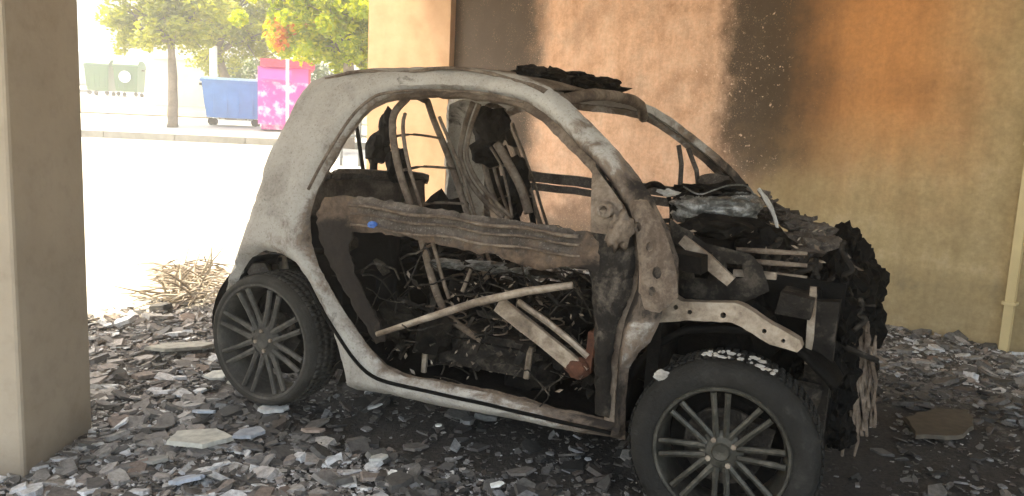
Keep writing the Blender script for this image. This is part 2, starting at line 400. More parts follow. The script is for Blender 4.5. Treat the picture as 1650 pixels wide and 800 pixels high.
# ---- floor, bulkheads, cabin
mb = MB(); mb.box((-.95, 0, .235), (1.9, 1.36, .03)); mb.box((-1.6, 0, .42), (.06, 1.36, .36)); mb.box((-1.95, 0, .55), (.66, 1.0, .05)); mb.box((-.9, 0, .29), (1.2, .2, .12))
mb.build('floor_pan', M_soot, car, False, .02, 5)
mb = MB(); mb.box((-.28, 0, .52), (.04, 1.34, .60)); mb.box((-.23, 0, .84), (.16, 1.34, .05))
mb.build('bulkhead', M_black, car, False, .02, 5)
# rear end: parcel wall, rear beam, tailgate remains (leaves the rear window open)
mb = MB()
mb.tube(catmull([(-2.02, -.62, .93), (-2.2, -.4, .95), (-2.24, 0, .95), (-2.2, .4, .95), (-2.02, .62, .93)], 5), .03, 6)
mb.tube(catmull([(-2.05, -.66, .55), (-2.24, -.4, .56), (-2.28, 0, .56), (-2.24, .4, .56), (-2.05, .66, .55)], 5), .05, 6)
mb.build('rear_crossmember', M_brown, car, False, .015)
vs = []; fs = []
for i in range(21):
    for j in range(9):
        y = -.6+1.2*i/20; z = .38+.56*j/8; x = -2.24+.28*(abs(y)/.6)**3+.05*math.sin(z*5)
        vs.append(Vector((x, y, z))+noise.noise_vector(Vector((x*3, y*3, z*3)))*.03)
for i in range(20):
    for j in range(8): fs.append((i*9+j, (i+1)*9+j, (i+1)*9+j+1, i*9+j+1))
o = link(mesh(vs, fs), 'tailgate', car, M_ash2); sm = o.modifiers.new('t', 'SOLIDIFY'); sm.thickness = .015
mb = MB(); mb.lump((-1.95, 0, .62), (.22, .5, .14), 12, .5, 2.5, 4); mb.lump((-1.75, -.3, .66), (.12, .2, .12), 13, .6); mb.lump((-1.7, .3, .7), (.12, .2, .16), 14, .6)
mb.build('engine_remains', M_black, car)
# ---- seats: bare wire and tube frames
def seat(y0, x0=-1.18, full=True):
    w_ = .21; mb = MB()
    for sgn in (-1, 1):
        yy = y0+sgn*w_
        pts = catmull([(x0+.20, yy, .42), (x0+.02, yy, .52), (x0-.10, yy, .78), (x0-.22, yy*1.0, 1.05), (x0-.30, y0+sgn*(w_-.05), 1.25), (x0-.29, y0+sgn*.08, 1.34)], 5)
        mb.tube(pts, .015, 8); mb.tube([p+Vector((.045, -.01*sgn, 0)) for p in pts[6:-4]], .008, 6)
    mb.tube(catmull([(x0-.30, y0-.08, 1.34), (x0-.31, y0, 1.355), (x0-.30, y0+.08, 1.34)], 4), .015, 8)
    for zz, xx in ((.6, -.04), (.75, -.09), (.9, -.15), (1.05, -.21), (1.18, -.27)):
        mb.tube(catmull([(x0+xx, y0-w_+.01, zz), (x0+xx-.03, y0, zz+.01), (x0+xx, y0+w_-.01, zz)], 4), .006, 5)
    root = mb.build('seat_back_frame', M_steel if False else M_ash2, car, True, .006)
    m2 = MB(); m2.box((x0+.2, y0, .43), (.46, .42, .03)); m2.box((x0+.2, y0-.2, .36), (.5, .03, .1)); m2.box((x0+.2, y0+.2, .36), (.5, .03, .1))
    for k in range(7): m2.tube([(x0-.0+.07*k, y0-.19, .47+.01*math.sin(k)), (x0+.0+.07*k, y0+.19, .47)], .006, 5)
    m2.build('seat_pan_frame', M_dash, car, False, .015)
    return root
seat(-.36); seat(.36)
def shellback(y0, x0, name='seat_back_shell'):
    vs = []; fs = []; n, m = 12, 14
    for i in range(n+1):
        for j in range(m+1):
            u_ = i/n*2-1; v = j/m; w_ = .2*(1-.35*max(0, v-.6)/.4)
            x = x0-.05-.25*v-.05*(1-u_*u_); z = .55+.72*v
            vs.append(Vector((x, y0+u_*w_, z))+noise.noise_vector(Vector((x*5, u_*2, z*5+y0)))*.035)
    for i in range(n):
        for j in range(m):
            if noise.noise(Vector((i*.35, j*.35, y0*3))) > .22: continue
            fs.append((i*(m+1)+j, (i+1)*(m+1)+j, (i+1)*(m+1)+j+1, i*(m+1)+j+1))
    o = link(mesh(vs, fs), name, car, M_black); sm = o.modifiers.new('t', 'SOLIDIFY'); sm.thickness = .02
shellback(.36, -1.16)
# dark headrest / belt post shapes standing behind, at the rear corner
mb = MB()
mb.lump(cpl(625, 205, .42), (.055, .05, .10), 21, .35, 1.6, 3); mb.lump(cpl(608, 240, .42), (.07, .05, .09), 22, .4, 1.6, 3); mb.lump(cpl(640, 268, .42), (.06, .05, .09), 23, .4, 1.6, 3)
mb.tube([cpl(600, 320, .42), cpl(604, 220, .42)], .022, 6); mb.tube([cpl(655, 325, .42), cpl(645, 240, .42)], .024, 6); mb.tube([cpl(592, 320, .5), cpl(574, 200, .5)], .012, 6)
mb.build('rear_post', M_black, car)
mb = MB()
mb.tube(catmull([cpl(*p, -.12) for p in [(762, 165), (748, 205), (742, 250), (755, 290), (782, 325), (812, 350)]], 5), .012, 6)
mb.tube(catmull([cpl(*p, -.1) for p in [(772, 168), (758, 208), (752, 250), (768, 290), (795, 322), (826, 352)]], 5), .010, 6)
mb.tube(catmull([cpl(*p, -.1) for p in [(800, 232), (818, 262), (838, 300), (852, 345)]], 5), .02, 6)
mb.tube(catmull([cpl(*p, -.1) for p in [(790, 238), (808, 270), (818, 310), (826, 350)]], 5), .006, 6)
mb.build('seat_side_tube', M_ash2, car, True, .004)
mb = MB(); mb.lump(cpl(790, 205, .1), (.09, .05, .10), 24, .45, 1.5, 3); mb.lump(cpl(785, 245, .1), (.08, .05, .07), 25, .4, 1.5, 3); mb.lump(cpl(835, 300, .12), (.05, .05, .14), 26, .4, 1.5, 3)
mb.build('burnt_headrest', M_black, car)
# cabin litter: charred lumps, bent wires
mb = MB(); r3 = random.Random(3)
for i in range(60):
    x = r3.uniform(-1.5, -.35); y = r3.uniform(-.68, .6)
    mb.lump((x, y, .30+r3.random()*.16+.10*(abs(y) < .3)), (r3.uniform(.03, .11), r3.uniform(.03, .11), r3.uniform(.02, .09)), i+40, .6, 2, 2)
mb.build('cabin_debris', M_black, car)
mb = MB()
for i in range(190):
    x = r3.uniform(-1.5, -.4); y = r3.uniform(-.72, .2); z = r3.uniform(.28, .72); p = Vector((x, y, z)); pts = [p]
    d = Vector((r3.uniform(-1, 1), r3.uniform(-.6, .6), r3.uniform(-.3, .8))).normalized()
    for k in range(5): d = (d+Vector((r3.uniform(-.6, .6), r3.uniform(-.6, .6), r3.uniform(-.7, .4)))).normalized(); pts.append(pts[-1]+d*.05)
    mb.tube(pts, r3.uniform(.0015, .0045), 5)
mb.build('loose_wires', M_dash, car)
mb = MB()
for i in range(170):
    x = r3.uniform(-1.55, -.4); y = r3.uniform(-.72, -.1); z = r3.uniform(.26, .40)+.35*r3.random()**2; w_, h_, b_ = r3.uniform(.015, .08), r3.uniform(.005, .022), r3.uniform(-.02, .02)
    R_ = Matrix.Rotation(r3.uniform(0, 6.3), 3, 'X') @ Matrix.Rotation(r3.gauss(0, .6), 3, 'Y') @ Matrix.Rotation(r3.uniform(0, 6.3), 3, 'Z'); c_ = Vector((x, y, z))
    P_ = [R_ @ Vector(k) for k in ((-w_, -h_, 0), (0, -h_, b_), (w_, -h_*.6, 0), (w_, h_, 0), (0, h_*1.1, b_), (-w_, h_*.8, 0))]
    mb.add([c_+k for k in P_]+[c_+k+R_ @ Vector((0, 0, .003)) for k in P_], [(0, 1, 4, 5), (1, 2, 3, 4), (6, 11, 10, 7), (7, 10, 9, 8), (0, 6, 7, 1), (1, 7, 8, 2), (2, 8, 9, 3), (3, 9, 10, 4), (4, 10, 11, 5), (5, 11, 6, 0)])
tg = mb.build('twisted_sheet_scraps', M_dash, car); tg['kind'] = 'stuff'
for i in range(9):
    mb = MB(); c_ = Vector((-1.25+.16*(i % 4)+r3.uniform(-.03, .03), -.52+.13*(i//4)+r3.uniform(-.02, .02), .40)); t_ = r3.uniform(-.4, .4)
    mb.tube([c_+Vector((.028*math.cos(k*.7)+t_*k*.002, .028*math.sin(k*.7), k*.0034)) for k in range(36)], .0028, 4)
    mb.build('seat_spring', M_ash2, car, True)
for (a, b, w_) in (((685, 570), (683, 600), .012), ((855, 560), (848, 610), .012), ((968, 505), (962, 545), .01), ((760, 432), (745, 470), .008)):
    mb = MB(); mb.tube([cpl(*a, -.62), cpl(*b, -.62)], w_, 6); mb.build('bent_bolt', M_steel, car)
for (a, r_) in (((720, 425), .05), ((790, 430), .06), ((855, 440), .05), ((900, 425), .04), ((870, 412), .03)):
    mb = MB(); mb.lump(cpl(*a, -.45), (r_*1.6, r_, r_*.35), int(a[0]), .5, 2.5, 3); mb.build('scorched_panel_scrap', M_silver, car)
mb = MB(); r8 = random.Random(21)  # pale metal scraps added to imitate small glints in cabin and nose
for i in range(230):
    if i < 180: px = r8.uniform(600, 945); py = r8.uniform(430+.1*(px-600), 600+.1*(px-600)); yy = r8.uniform(-.66, -.3)
    else: px = r8.uniform(1100, 1330); py = r8.uniform(370, 480); yy = r8.uniform(-.4, -.2)
    L_ = r8.uniform(.006, .022); c_ = cpl(px, py, yy); d1 = Vector((r8.uniform(-1, 1), r8.uniform(-1, 1), r8.uniform(-1, 1))).normalized(); d2 = d1.orthogonal().normalized()
    mb.add([c_-d1*L_, c_+d2*L_*.3, c_+d1*L_*.8, c_-d2*L_*.4, c_+d1.cross(d2)*L_*.2], [(0, 1, 4), (1, 2, 4), (2, 3, 4), (3, 0, 4), (3, 2, 1, 0)])
sc = mb.build('glint_scraps', M_steel, car); sc['kind'] = 'stuff'
mb = MB(); mb.lathe([(.16, 0), (.175, .012), (.19, 0), (.175, -.012)], 40, (0, 0, 0), closed=True)
for a in (0, 2.1, 4.2): mb.tube([(0, 0, 0), (.17*math.cos(a), 0, .17*math.sin(a))], .012, 6)
o = mb.build('steering_wheel', M_black, car, True); o.location = (-.62, .36, .86); o.rotation_euler = (0, 0, math.radians(72))
mb = MB(); mb.tube([(-.62, .36, .86), (-.3, .36, .72)], .03, 8); mb.tube([(-.36, -.62, .80), (-.38, 0, .82), (-.36, .62, .80)], .03, 8)
mb.build('dash_crossbeam', M_brown, car, True, .01)
# ---- front structure
def pl(y): return lambda a, b: cpl(a, b, y)
holes = [[(c0+r0*math.cos(k*.785), c1+r0*math.sin(k*.785)) for k in range(8)] for c0, c1, r0 in ((1068, 490, 6), (1088, 495, 4), (1110, 503, 4), (1165, 508, 5), (1232, 534, 4), (1262, 550, 3.5))]
o = panel('fender_rail', [(1046, 474), (1078, 472), (1098, 486), (1130, 487), (1183, 488), (1200, 494), (1246, 524), (1290, 549), (1293, 560), (1284, 568), (1240, 556), (1196, 528), (1178, 520), (1110, 516), (1052, 520)], M_steel, car, fn=pl(-.68), holes=holes, grid=8, thick=.05, roll=0, warp=.003, rollholes=False, ragged=.6)
hp = [[(c0+r0*math.cos(k*.785), c1+r0*math.sin(k*.785)*1.3) for k in range(8)] for c0, c1, r0 in ((1028, 366, 7), (1048, 398, 6), (1060, 440, 8), (1052, 470, 6))]
panel('hinge_pillar', [(1010, 318), (1042, 322), (1062, 350), (1078, 392), (1090, 440), (1092, 480), (1062, 505), (1036, 500), (1028, 470), (1030, 430), (1024, 380)], M_ash2, car, fn=lambda a, b: side(a, b)+Vector((0, -.008, 0)), holes=hp, grid=8, thick=.02, roll=.012, rollw=7, warp=.003, rollholes=False)
# inner wing: pale plate running forward below the screen
panel('inner_wing', [(1078, 352), (1105, 368), (1135, 392), (1175, 402), (1210, 410), (1230, 432), (1240, 470), (1200, 488), (1130, 484), (1095, 478), (1086, 420)], M_dash, car, fn=pl(-.50), holes=[[(1116, 420), (1132, 414), (1147, 428), (1140, 450), (1120, 448)], [(1170, 425), (1195, 428), (1200, 448), (1176, 452)]], grid=9, thick=.02, warp=.005, roll=.004, rollw=5, ragged=1)
mb = MB()
for i in range(5): mb.tube([cpl(1185, 400+18*i, -.42), cpl(1235, 404+18*i, -.4), cpl(1300, 412+18*i, -.4)], [.008, .011, .007], 6)
mb.build('grille_slats', M_ash2, car, True, .012)
mb = MB(); mb.tube([cpl(1100, 385, -.56), cpl(1140, 420, -.56), cpl(1178, 455, -.56)], [.016, .022, .018], 4, flat=.5); mb.tube([cpl(1180, 440, -.45), cpl(1250, 446, -.45)], .012, 4)
mb.build('wing_brace', M_steel, car, False, .01)
mb = MB()
n = 28
for r_, y0, y1 in ((.37, -.66, -.40),):
    vs = []; fs = []
    for i in range(n+1):
        a = math.radians(38+150*i/n)
        for j, y in enumerate((y0, y0+.1, y0+.2, y1)): vs.append((r_*math.cos(a)+.0, y, .30+r_*math.sin(a)*.92-.01*j))
    for i in range(n):
        for j in range(3): fs.append((i*4+j, (i+1)*4+j, (i+1)*4+j+1, i*4+j+1))
    mb.add(vs, fs)
o = mb.build('front_wheel_arch', M_soot, car, True, .02, 7); sm = o.modifiers.new('t', 'SOLIDIFY'); sm.thickness = .02
mb = MB(); mb.box((-.02, -.40, .5), (.6, .03, .62)); mb.lump((0, -.45, .60), (.1, .07, .14), 5, .4); mb.tube([(0, -.46, .35), (0, -.44, .7)], .04, 8)
mb.build('strut_tower', M_soot, car, False, .015)
mb = MB(); vs = []; fs = []
for i in range(n+1):
    a = math.radians(-20+220*i/n)
    for j, y in enumerate((-.74, -.60, -.45)): vs.append((-1.873+.36*math.cos(a), y, .30+.36*math.sin(a)))
for i in range(n):
    for j in range(2): fs.append((i*3+j, (i+1)*3+j, (i+1)*3+j+1, i*3+j+1))
mb.add(vs, fs); mb.box((-1.87, -.44, .5), (.8, .03, .6))
o = mb.build('rear_wheel_arch', M_soot, car, True, .012, 7)
# radiator pack and nose: charred mass
mb = MB(); mb.box((.23, .03, .47), (.08, 1.02, .56)); mb.box((.20, .03, .27), (.14, 1.1, .09)); mb.box((.14, .0, .74), (.10, 1.1, .06))
for x, y in ((.0, -.5), (.0, .5)): mb.tube([(x-.25, y, .45), (x+.24, y, .44)], .045, 8)
o = mb.build('radiator_pack', M_dash, car, False, .03, 6)
mb = MB()
for i in range(16):
    px = r3.uniform(1180, 1390); py = r3.uniform(380, 560); pts = [cpl(px+r3.uniform(-14, 14)*k, py+k*r3.uniform(4, 22), -.36+r3.uniform(-.03, .05)) for k in range(5)]
    mb.tube(catmull(pts, 4), r3.uniform(.004, .013), 6)
mb.build('burnt_hoses', M_dash, car, True, .006)
mb = MB(); mb.box((.25, .0, .47), (.05, .9, .09)); mb.build('crash_beam', M_dash, car, False, .02, 5)
mb = MB(); r4 = random.Random(11)
for (px, py, y, r_, s_) in ((1375, 430, .30, .10, 1), (1392, 460, .3, .095, 2), (1372, 480, .1, .12, 3), (1362, 400, .3, .085, 4), (1345, 470, -.15, .13, 5), (1350, 540, -.15, .13, 6), (1345, 610, -.2, .12, 7), (1385, 520, 0, .10, 8), (1340, 520, -.3, .11, 9), (1325, 580, -.35, .09, 10), (1378, 580, -.1, .09, 11), (1370, 640, -.15, .09, 12), (1335, 655, -.3, .08, 13), (1350, 690, -.25, .07, 14), (1320, 480, -.3, .09, 15), (1300, 610, -.38, .08, 16)):
    mb.lump(cpl(px, py, y), (r_*.8, r_*1.2, r_*1.05), s_+60, .38, 1.7, 4)
mb.build('charred_nose', M_soot, car)
mb = MB()
for (px, py, y, r_, s_) in ((1262, 352, .25, .05, 1), (1290, 368, .25, .05, 2), (1312, 372, .25, .06, 3), (1335, 392, .22, .06, 4), (1300, 400, .0, .09, 5), (1270, 390, .1, .07, 6), (1330, 420, .0, .07, 7), (1285, 430, -.1, .08, 8), (1240, 345, .3, .05, 9), (1320, 440, -.2, .07, 10), (1250, 420, .0, .08, 11), (1230, 375, .2, .06, 12)):
    mb.lump(cpl(px, py, y), (r_*1.2, r_*1.2, r_*.55), s_+90, .7, 2.2, 3)
for i in range(26):
    t = i/25; p = cpl(1225+115*t+r4.uniform(-6, 6), 318+70*t+r4.uniform(-3, 8), .28); 
    mb.tube([p, p+Vector((r4.uniform(-.05, .05), r4.uniform(-.05, .05), r4.uniform(-.01, .035))), p+Vector((r4.uniform(-.06, .06), r4.uniform(-.05, .05), r4.uniform(-.03, .02)))], r4.uniform(.005, .012), 5)
mb.build('bonnet_remains', M_brown, car)
mb = MB(); mb.tube([cpl(1311, 462, -.50), cpl(1309, 500, -.50), cpl(1305, 545, -.50), cpl(1300, 586, -.50)], [.010, .012, .011, .007], 4, flat=.6)
mb.build('headlamp_bracket', M_steel, car, False, .004)
mb = MB()
for i in range(34):
    px = r4.uniform(1345, 1408); y0 = r4.uniform(505, 560); L = r4.uniform(60, 190); a = cpl(px, y0, -.22); pts = []
    for k in range(7): pts.append(cpl(px+4*math.sin(k*1.3+i), min(735, y0+L*k/6), -.24-r4.uniform(0, .03)))
    mb.tube(pts, [r4.uniform(.003, .009) for _ in pts], 5)
mb.build('melted_bumper_drips', M_ash2, car)
# sagged windscreen: a wrinkled bowl of glass lying over the dash
bm = bmesh.new(); bmesh.ops.create_icosphere(bm, subdivisions=5, radius=1); c0 = cpl(1158, 334, .05); vs = []
for v in bm.verts:
    d = v.co.copy(); w_ = noise.noise(Vector((d.x*1.5, d.y*1.5, d.z*1.5)))
    fold = math.sin((d.z*9+d.x*2.2+2.5*w_)*1.0)*.045+abs(noise.noise(Vector((d.x*3, d.y*3, d.z*8))))*.16-.05
    k = 1+fold+.12*w_
    vs.append(c0+Vector((d.x*.185*k, d.y*.20*k, max(d.z, -.95)*.098*k+.02*d.x)))
mb = MB(); mb.add(vs, [[v.index for v in f.verts] for f in bm.faces if not (f.calc_center_median().z > .55 and f.calc_center_median().length > 0)]); bm.free()
o = mb.build('sagged_windscreen', M_silver, car, True)
mb = MB(); mb.tube(catmull([cpl(*p, -.14) for p in ((1100, 300), (1125, 312), (1150, 306), (1175, 300), (1205, 300), (1218, 314))], 5), .0035, 6)
mb.tube(catmull([cpl(*p, -.13) for p in ((1105, 322), (1130, 338), (1160, 330), (1190, 318), (1212, 322))], 5), .004, 6)
mb.build('screen_edge', M_silver, o, True, .01)
mb = MB()
for (a, b, y, r_) in (((1092, 318), (1150, 300), .2, .03), ((1150, 300), (1200, 312), .4, .03)):
    mb.lump((cpl(*a, y)+cpl(*b, y))/2, (.09, .08, .035), int(r_*900)+a[0], .5, 2, 3)
mb.lump(cpl(1110, 325, .0), (.06, .08, .05), 77, .5, 2, 3); mb.lump(cpl(1165, 365, -.1), (.15, .14, .05), 78, .4, 2, 3); mb.lump(cpl(1230, 400, -.1), (.1, .12, .09), 79, .4, 2, 3)
mb.build('melted_dashboard', M_black, car)
mb = MB(); mb.tube(catmull([cpl(*p, .02) for p in ((1222, 304), (1236, 325), (1248, 350), (1256, 385))], 4), [.007]*3+[.011]*4+[.008]*3+[.005]*3, 5); mb.build('wiper_arm', M_white, car)
mb = MB(); mb.lump(cpl(1076, 311, -.2), (.04, .02, .014), 31, .6); mb.build('melted_clip', M_white, car)
mb = MB(); mb.tube([cpl(1093, 235, .60), cpl(1098, 265, .62), cpl(1096, 300, .64)], .012, 6); mb.tube([cpl(1108, 240, .60), cpl(1122, 275, .62), cpl(1125, 300, .64)], .012, 6)
mb.lump(cpl(1150, 292, .62), (.08, .03, .035), 35, .4)
mb.build('quarter_window_frame', M_brown, car, True, .004)

# ---- wheels
def wheel(name, y_out, flip=False, spokes=True):
    R_, w_ = .298, .18
    root = MB()
    f_ = -1
    prof = [(.205, -.005), (.222, -.016), (.25, -.022), (.275, -.014), (.290, .006), (.297, .03), (.299, .09), (.297, .15), (.290, .174), (.27, .195), (.21, .185), (.2, .1)]
    def wob(a, r_, y): return .004*noise.noise(Vector((math.cos(a)*3, math.sin(a)*3, y*9)))+.0025*noise.noise(Vector((math.cos(a)*14, math.sin(a)*14, y*30)))
    root.lathe(prof, 96, closed=True, wob=wob)
    for k in range(72):                                     # tread grooves, shoulder blocks
        a = 2*math.pi*k/72
        for y in (.035, .075, .115, .150):
            R__ = Matrix.Rotation(-a, 3, 'Y'); 
            root.box((.299*math.cos(a), y, .299*math.sin(a)), (.007, .026, .018), R__ )
    ty = root.build('wheel', M_tyre, car, True)
    rim = MB()
    rim.lathe([(.205, -.002), (.214, -.010), (.210, -.016), (.202, -.014), (.196, .0), (.190, .03), (.186, .10), (.19, .17), (.2, .185)], 80)
    for k in range(8):
        a0 = 2*math.pi*(k+.35)/8
        for sg in (-1, 1):
            a_in = a0+sg*.30; a_out = a0+sg*.115
            rim.tube([(.052*math.cos(a_in), .012, .052*math.sin(a_in)), (.12*math.cos(a0+sg*.155), .006, .12*math.sin(a0+sg*.155)), (.196*math.cos(a_out), -.006, .196*math.sin(a_out))], [.012, .0095, .010], 6, flat=1.2)
    rim.lathe([(0, .0), (.025, -.002), (.03, .004), (.055, .008), (.068, .016), (.066, .04), (.0, .04)], 40)
    ro = rim.build('rim', M_rim, ty, True); auto(ro, 40)
    for k in range(4):
        nb = MB(); a = math.pi/4+k*math.pi/2; nb.tube([(.045*math.cos(a), -.004, .045*math.sin(a)), (.045*math.cos(a), .02, .045*math.sin(a))], .009, 6); nb.build('wheel_nut', M_steel, ty)
    bd = MB(); bd.lathe([(.03, .07), (.125, .07), (.128, .075), (.128, .085), (.03, .085)], 48); bd.box((.10, .08, .06), (.07, .07, .11)); bd.lump((-.03, .1, .06), (.05, .03, .05), 3, .5)
    bd.build('brake_disc', M_dash, ty, False, .002)
    bl = MB(); bl.lathe([(.0, .12), (.18, .125)], 40); bl.build('backplate', M_soot, ty)
    return ty
w1 = wheel('wheel', 0); w1.location = (0, -.815, .292); w1.rotation_euler = (math.radians(-2), math.radians(10), math.radians(4))
def dup_tree(src, loc, rot):
    c_ = src.copy(); COL.objects.link(c_); c_.parent = src.parent; c_.location = loc; c_.rotation_euler = rot
    for ch in src.children:
        d = ch.copy(); COL.objects.link(d); d.parent = c_
    return c_
w2 = dup_tree(w1, (-1.885, -.80, .305), (0, math.radians(33), 0))
for ch in w2.children:
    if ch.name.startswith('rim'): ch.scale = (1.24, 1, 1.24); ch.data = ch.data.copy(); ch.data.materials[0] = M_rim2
w2.data = w2.data.copy()
for v in w2.data.vertices:
    r_ = math.hypot(v.co.x, v.co.z)
    if r_ < .2965: k = (.25+(r_-.2)*.485)/r_; v.co.x *= k; v.co.z *= k
w2.data.materials[0] = M_tyre2; w2['label'] = 'rear wheel with a glare veil painted into its paler colour, its tyre slumped'
w2.scale = (.93, 1, .93); w1.scale = (.98, 1, .98)
dup_tree(w1, (0, .80, .285), (0, .5, math.pi)); dup_tree(w1, (-1.873, .80, .285), (0, 1.1, math.pi))
mb = MB(); mb.lump(w1.location+Vector((-.205, -.0, .205)), (.025, .012, .02), 5, .3, 1.5, 3)
chip = mb.build('pale_ash_flake', M_white, None); chip.matrix_world = car.matrix_world.copy(); tag(chip, 'square pale flake stuck on the shoulder of the front tyre', 'debris')
mb = MB(); r5 = random.Random(5)
for k in range(26):
    a = math.radians(r5.uniform(65, 108)); mb.lump(w1.location+Vector((.297*math.cos(a), r5.uniform(.0, .08), .297*math.sin(a)+.004)), (r5.uniform(.004, .015), r5.uniform(.006, .014), .004), k, .6, 2, 2)
ash = mb.build('ash_flakes', M_white, None); ash.matrix_world = car.matrix_world.copy(); tag(ash, 'crumbled pale ash lying on top of the front tyre', 'ash', kind='stuff')

# ================================================================== ground
def gz(x, y):
    base = 0.0
    # the street outside climbs away from the building
    d = y-5.5
    return max(0, d)*.073 if d > 0 else 0.0
def edge_x(y): return -2.4+.465*(y-4.36)         # where the building's floor ends on the left
N1 = 150
vs = []; fs = []
m, n, b = new_mat('ash_ground'); g1 = ntex(n, 3, 8, .7); g2 = ntex(n, 60, 6, .75); f_ = mth(n, 'ADD', mth(n, 'MULTIPLY', g1, .5), mth(n, 'MULTIPLY', g2, .5))
n.links.new(ramp(n, f_, [(.35, (.05, .045, .04)), (.48, (.13, .12, .11)), (.6, (.24, .225, .21)), (.72, (.36, .35, .33))]), b.inputs['Base Color']); 
tcg = nd(n, 'ShaderNodeTexCoord'); mpg = nd(n, 'ShaderNodeMapping', vector_type='TEXTURE'); mpg.inputs['Location'].default_value = (.85, 2.9, 0); mpg.inputs['Rotation'].default_value = (0, 0, math.radians(-26)); mpg.inputs['Scale'].default_value = (2.5, 1.45, 1)
n.links.new(tcg.outputs['Object'], mpg.inputs[0]); ln = nd(n, 'ShaderNodeVectorMath', operation='LENGTH'); n.links.new(mpg.outputs[0], ln.inputs[0])
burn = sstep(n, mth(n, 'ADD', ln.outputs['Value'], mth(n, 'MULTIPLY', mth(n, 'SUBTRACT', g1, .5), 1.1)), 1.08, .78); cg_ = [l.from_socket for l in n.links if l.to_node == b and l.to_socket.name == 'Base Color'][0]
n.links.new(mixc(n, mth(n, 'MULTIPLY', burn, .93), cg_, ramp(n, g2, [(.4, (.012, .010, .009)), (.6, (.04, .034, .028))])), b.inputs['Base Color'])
b.inputs['Roughness'].default_value = .95; bump(n, b, f_, .9, .02); M_ground = m
X0, X1, Y0, Y1 = -3.4, 5.6, -1.0, 8.6
NX, NY = 150, 160
for i in range(NX+1):
    for j in range(NY+1):
        x = X0+(X1-X0)*i/NX; y = Y0+(Y1-Y0)*j/NY; p = Vector((x, y, 0))
        z = gz(x, y)+.012+.016*noise.fractal(p*3, 1, 2, 4)
        hb = max(0, 1-abs((x-1.9)*.52+(y-5.35)*.86)/.9) if x > 1.2 else 0
        z += .05*hb
        if x < edge_x(y)-.1: z -= .05
        vs.append((x, y, z))
for i in range(NX):
    for j in range(NY):
        fs.append((i*(NY+1)+j, (i+1)*(NY+1)+j, (i+1)*(NY+1)+j+1, i*(NY+1)+j+1))
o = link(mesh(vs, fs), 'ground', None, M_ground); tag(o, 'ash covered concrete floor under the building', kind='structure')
# street and the wide base
m, n, b = new_mat('street'); f_ = ntex(n, 8, 6); n.links.new(ramp(n, f_, [(.3, (.30, .29, .27)), (.7, (.40, .39, .36))]), b.inputs['Base Color']); b.inputs['Roughness'].default_value = .9; bump(n, b, f_, .3, .01); M_street = m
def strip_ground(name, y0, y1, dz, mat, x0=-80, x1=60, slope=True, label=None):
    k = 24; vs = []; fs = []
    for i in range(k+1):
        y = y0+(y1-y0)*i/k
        for x in (x0, x1): vs.append((x, y, gz(x, y)+dz))
    for i in range(k): fs.append((2*i, 2*i+1, 2*i+3, 2*i+2))
    o = link(mesh(vs, fs), name, None, mat); tag(o, label, kind='structure'); return o
strip_ground('road', -60, 16.55, -.02, M_street, label='sunlit street surface climbing away from the building')
m = plain('pavement', (.36, .35, .32), .9, 0, .12, 5); strip_ground('pavement', 16.75, 22.2, .10, m, label='pale pavement on the far side of the street')
m = plain('verge', (.20, .17, .10), .95, 0, .4, 3); strip_ground('verge', 22.2, 31, .13, m, label='dry earth verge behind the pavement')
strip_ground('far_road', 31, 46, .10, M_street, label='upper street beyond the verge'); 
strip_ground('far_ground', 46, 420, .08, m, -400, 400, label='dry ground behind the trees')
mb = MB(); 
for i in range(60):
    x = -50+i*1.5; mb.box((x, 16.65, gz(0, 16.65)+.04), (1.48, .2, .16))
kb = mb.build('kerb', plain('kerb_stone', (.22, .21, .18), .9, 0, .2, 6), None); tag(kb, 'grey stone kerb of the far pavement', kind='structure')

# ================================================================== building
HC = 2.85
wdir = Vector((-.70, .714, 0)); w0 = Vector((3.06, 4.60, 0))
def wall_u(px, py=100):                              # distance along the wall, from the pipe, of a pixel column
    d = ray(px, py); a = d.x; b_ = d.y
    # w0 + u*wdir = k*(a,b)
    den = wdir.x*b_-wdir.y*a
    return (w0.y*a-w0.x*b_)/den
m, n, b = new_mat('sooty_render')
tc = nd(n, 'ShaderNodeTexCoord'); sx = nd(n, 'ShaderNodeSeparateXYZ'); n.links.new(tc.outputs['Object'], sx.inputs[0]); U, Z = sx.outputs[0], sx.outputs[2]
nb_ = ntex(n, 1.6, 6, .62); nm = ntex(n, 5, 7, .68); nf = ntex(n, 30, 5, .7); nv = ntex(n, 75, 3, .7)
wig = mth(n, 'MULTIPLY', mth(n, 'SUBTRACT', nb_, .5), 1.0); wig2 = mth(n, 'MULTIPLY', mth(n, 'SUBTRACT', nm, .5), .45)
Ud = mth(n, 'ADD', U, mth(n, 'ADD', mth(n, 'MULTIPLY', wig, .55), wig2)); Zd = mth(n, 'ADD', Z, mth(n, 'ADD', wig, wig2))
def band(v, c0, c1, f0, f1):
    return mth(n, 'MULTIPLY', sstep(n, v, c0-f0, c0+f0), mth(n, 'SUBTRACT', 1.0, sstep(n, v, c1-f1, c1+f1)))
uB0, uB1 = wall_u(1262, 200), wall_u(1165, 200); uD0, uD1 = wall_u(872, 80), wall_u(735, 80)
uO0, uO1 = wall_u(1560, 100), wall_u(1290, 100)
base = ramp(n, nm, [(.3, (.50, .28, .165)), (.5, (.67, .42, .285)), (.7, (.75, .53, .39))])
right = ramp(n, nm, [(.3, (.36, .27, .14)), (.55, (.46, .36, .20)), (.75, (.54, .45, .29))])
base = mixc(n, mth(n, 'SUBTRACT', 1.0, sstep(n, Ud, uB0-.1, uB1+.1)), base, right)
orange = mth(n, 'MULTIPLY', band(Ud, uO0, uO1+.2, .45, .3), sstep(n, Zd, .6, 1.7))
